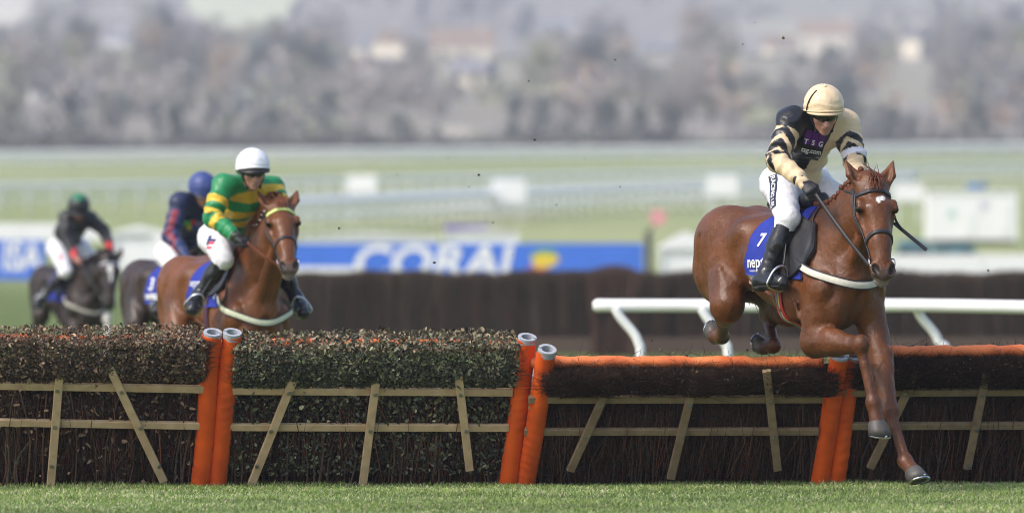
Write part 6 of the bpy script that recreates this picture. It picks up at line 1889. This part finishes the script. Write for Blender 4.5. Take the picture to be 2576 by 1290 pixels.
for body, sz, wp, nm in (("3", .16, (382, 716), "number"), ("neptune", .085, (384, 744), "lettering")):
    o_ = h3.local(Vector((0, 0, CAMZ))); d_ = (h3.local(A(wp[0], wp[1], 61)) - o_).normalized(); hit, nn, _, _ = H3['cloth'].ray_cast(o_, d_)
    if hit is not None:
        decal_text(H3['cloth'], body, sz, hit, W2L @ Vector((.82, -.52, -.05)), W2L @ Vector((.05, .1, 1)), W2L @ Vector((-.5, -.85, .1)), .008, nm, white_print, [c for c in H3['e'].children if c.name.startswith("saddlecloth")][0], 0, .003)
NAVY = np.array((.022, .036, .12)); MAR = np.array((.22, .03, .05))


def pat3(V, lat, along, frt, isr, isl, info):
    c = np.tile(NAVY * .6, (len(V), 1))
    for m, s in ((isr, 'r'), (isl, 'l')):
        t, a = info[s]; k = ((np.abs(a + .1) < .42) | (np.abs(a - 1.15) < .18)) & (t > .3)
        c = np.where(m[:, None], np.where(k[:, None], MAR, NAVY), c)
    return c


R3 = make_rider("jockey in navy silks with maroon sleeve stripes and blue cap", J3, dict(name="navy", fwd=(.42, -.82, -.42), up=(.02, -.2, .9), pattern=pat3, cap=(.045, .07, .23), peakc=(.02, .025, .06), peak=.045, rough=.5, seed=7), .012)
jk_o = [c for c in R3['e'].children if c.name.startswith("jacket")][0]
for du, dv, cc, nm in ((474, 562, (.12, .35, .08), "green_square"), (476, 572, (.6, .5, .05), "yellow_square"), (488, 560, (.55, .03, .04), "red_square"), (489, 572, (.03, .08, .45), "blue_square")):
    hit, nn = cam_hit(R3['jb'], R3['loc'], du, dv)
    if hit is not None: decal_patch(R3['jb'], hit, Vector((1, .05, 0)), Vector((.05, 0, 1)), Vector((-.1, -1, 0)), .045, .042, .006, nm, jm("badge_" + nm, cc), jk_o, 4)
hit, nn = cam_hit(R3['jb'], R3['loc'], 506, 568)
if hit is not None: decal_patch(R3['jb'], hit, Vector((1, .05, 0)), Vector((.05, 0, 1)), Vector((-.1, -1, 0)), .09, .07, .006, "grey_patch", jm("badge_grey", (.2, .2, .26)), jk_o, 4)

# ================= the fourth horse at the left
h4 = HF((A(198, 0, 80.2).x, 80.2, tz(0, 80)), R(23), .95)
L = h4.L
lg = gallop(L)
lg['fl'] = [Vector((.34, .18, .95)), L(268, 800, .13), L(284, 835, .12), L(284, 856, .12), Vector((-.5, 0, -.8))]
lg['fl'][1] = Vector((.62, .13, .98)); lg['fl'][2] = Vector((.66, .12, .64)); lg['fl'][3] = Vector((.62, .12, .55)); lg['fl'][4] = Vector((-.5, 0, -.8))
pose4 = dict(pitch=R(2), lift=-.03, hf=(.0, -.38, -.92), hn=(.12, -.90, .4), poll=L(276, 652, .02), legs=lg, hlen=.58)
J4 = dict(pelvis=A(168, 616, 80.5), neck=A(197, 545, 80.0), head=A(198, 526, 79.84), shr=A(167, 548, 79.85), shl=A(228, 550, 80.12), elr=A(168, 603, 79.7), ell=A(262, 582, 79.98),
          wrr=A(190, 648, 79.45), wrl=A(278, 628, 79.7), handr=A(204, 662, 79.38), handl=A(281, 648, 79.62), hipr=A(144, 626, 80.35), hipl=A(200, 622, 80.6),
          knr=A(166, 684, 79.95), knl=h4.world((.12, .29, 1.48)), anr=A(114, 738, 80.05), anl=h4.world((-.03, .335, 1.15)), toer=A(94, 768, 79.9), toel=h4.world((.17, .34, 1.12)))
pose4['reins'] = {-1: (J4['handr'], dark_strap, .022), 1: (J4['handl'], dark_strap, .022)}
pose4['stirrups'] = {-1: stir(J4, 'r'), 1: stir(J4, 'l')}
coat4 = dict(name="brown_coat", base=(.026, .016, .0125), leg=(.016, .012, .011), muzzle=(.02, .016, .015), mane=(.01, .008, .008), sock={'fl': (.72, .7, .68)},
             star=[(.26, .0, .065, .034), (.36, .012, .09, .018), (.46, .014, .07, .012)], browband=("browband_silver", (.55, .56, .62), .4))
tack4 = dict(cf=lambda p: .06 + .10 * abs(p), cr=lambda p: -.40 - .02 * abs(p), drop=88, flap=70, ff=.2, girth=("girth_dark", (.06, .02, .04), .7), bg=(1.34, 1.08), bgc=(.42, .40, .34))
H4 = make_horse("dark brown horse with a white blaze, last of the four at the left", h4, pose4, coat4, .014, tack4)
BL4 = np.array((.012, .012, .014)); RED = np.array((.50, .025, .03))


def pat4(V, lat, along, frt, isr, isl, info):
    c = np.tile(BL4, (len(V), 1))
    for m, s in ((isr, 'r'), (isl, 'l')):
        t, a = info[s]; c = np.where((m & (t > 1.76))[:, None], RED, c)
    return c


R4 = make_rider("jockey in black silks with red cuffs, last of the four", J4, dict(name="black", fwd=(.02, -.86, -.44), up=(.02, -.4, .85), pattern=pat4, cap=(.02, .02, .024), captop=(.02, .25, .12), peakc=(.015, .015, .017), peak=.05, rough=.45, bare=True, skin=(.42, .2, .15), seed=9), .012)
br_o = [c for c in R4['e'].children if c.name.startswith("breeches")][0]
hit, nn = cam_hit(R4['bb'], R4['loc'], 151, 648)
if hit is not None:
    decal_patch(R4['bb'], hit, Vector((1, 0, 0)), Vector((-.3, 0, 1)), Vector((-.2, -1, 0)), .035, .085, .005, "red_stripe", jm("brand_red_stripe", (.55, .05, .08)), br_o, 5)

# ------------------------------------------------------------------ mud thrown up
mud = mat("wet_mud", (.035, .028, .02), .7)
turf = mat("turf_bits", (.09, .11, .035), .7)
rm = random.Random(12)
spots = [(1971, 96, 9), (1869, 112, 4), (1548, 151, 4), (1330, 204, 5), (1345, 352, 6), (1899, 57, 3), (1205, 440, 5), (1128, 398, 3), (1240, 560, 4), (853, 574, 5), (1093, 660, 6), (1035, 690, 4), (1000, 440, 3), (1470, 400, 3),
         (1400, 515, 3), (1050, 770, 3), (868, 800, 3), (1727, 893, 7), (1640, 855, 5), (1880, 880, 6), (2370, 690, 3), (2486, 680, 5), (2350, 795, 4), (1662, 880, 7), (1290, 640, 3), (1180, 470, 3), (1560, 470, 3), (1690, 850, 4)]
me_c = []
for i in range(5):
    b = MB(); b.ball((0, 0, 0), 1, n=7, m=5); b.v = [v * rm.uniform(.6, 1.25) for v in b.v]; me_c.append(mesh_data("mud_clod", [tuple(v) for v in b.v], b.f, True)); me_c[-1].materials.append(mud if i < 4 else turf)
for u, v, s in spots:
    d = rm.uniform(43.6, 46.5); p = A(u, v, d)
    o = obj("mud_clod", rm.choice(me_c), None); o.location = p; k = s / 430 / 1.9; o.scale = (k, k * rm.uniform(.7, 1.3), k * rm.uniform(.7, 1.8)); o.rotation_euler = (rm.uniform(0, 3), rm.uniform(0, 3), rm.uniform(0, 3))
    tag(o, "tiny dark clod of mud flying through the air", "mud clod", "clods of mud in the air")

# ------------------------------------------------------------------ the hazy air
hb = MB().box((-1100, -40, -2), (1100, 3400, 190))
hz = hb.build("haze", None)
hm = bpy.data.materials.new("haze_air"); hm.use_nodes = True; hn_ = hm.node_tree
for n in list(hn_.nodes):
    if n.type != 'OUTPUT_MATERIAL': hn_.nodes.remove(n)
pv = nd(hn_, "ShaderNodeVolumePrincipled"); pv.inputs["Color"].default_value = (.85, .895, 1.0, 1); pv.inputs["Density"].default_value = 0.00031; pv.inputs["Anisotropy"].default_value = 0.0
hn_.links.new(pv.outputs[0], hn_.nodes["Material Output"].inputs["Volume"])
hz.data.materials.append(hm)
tag(hz, "pale blue haze filling the valley air", None, None, "stuff")
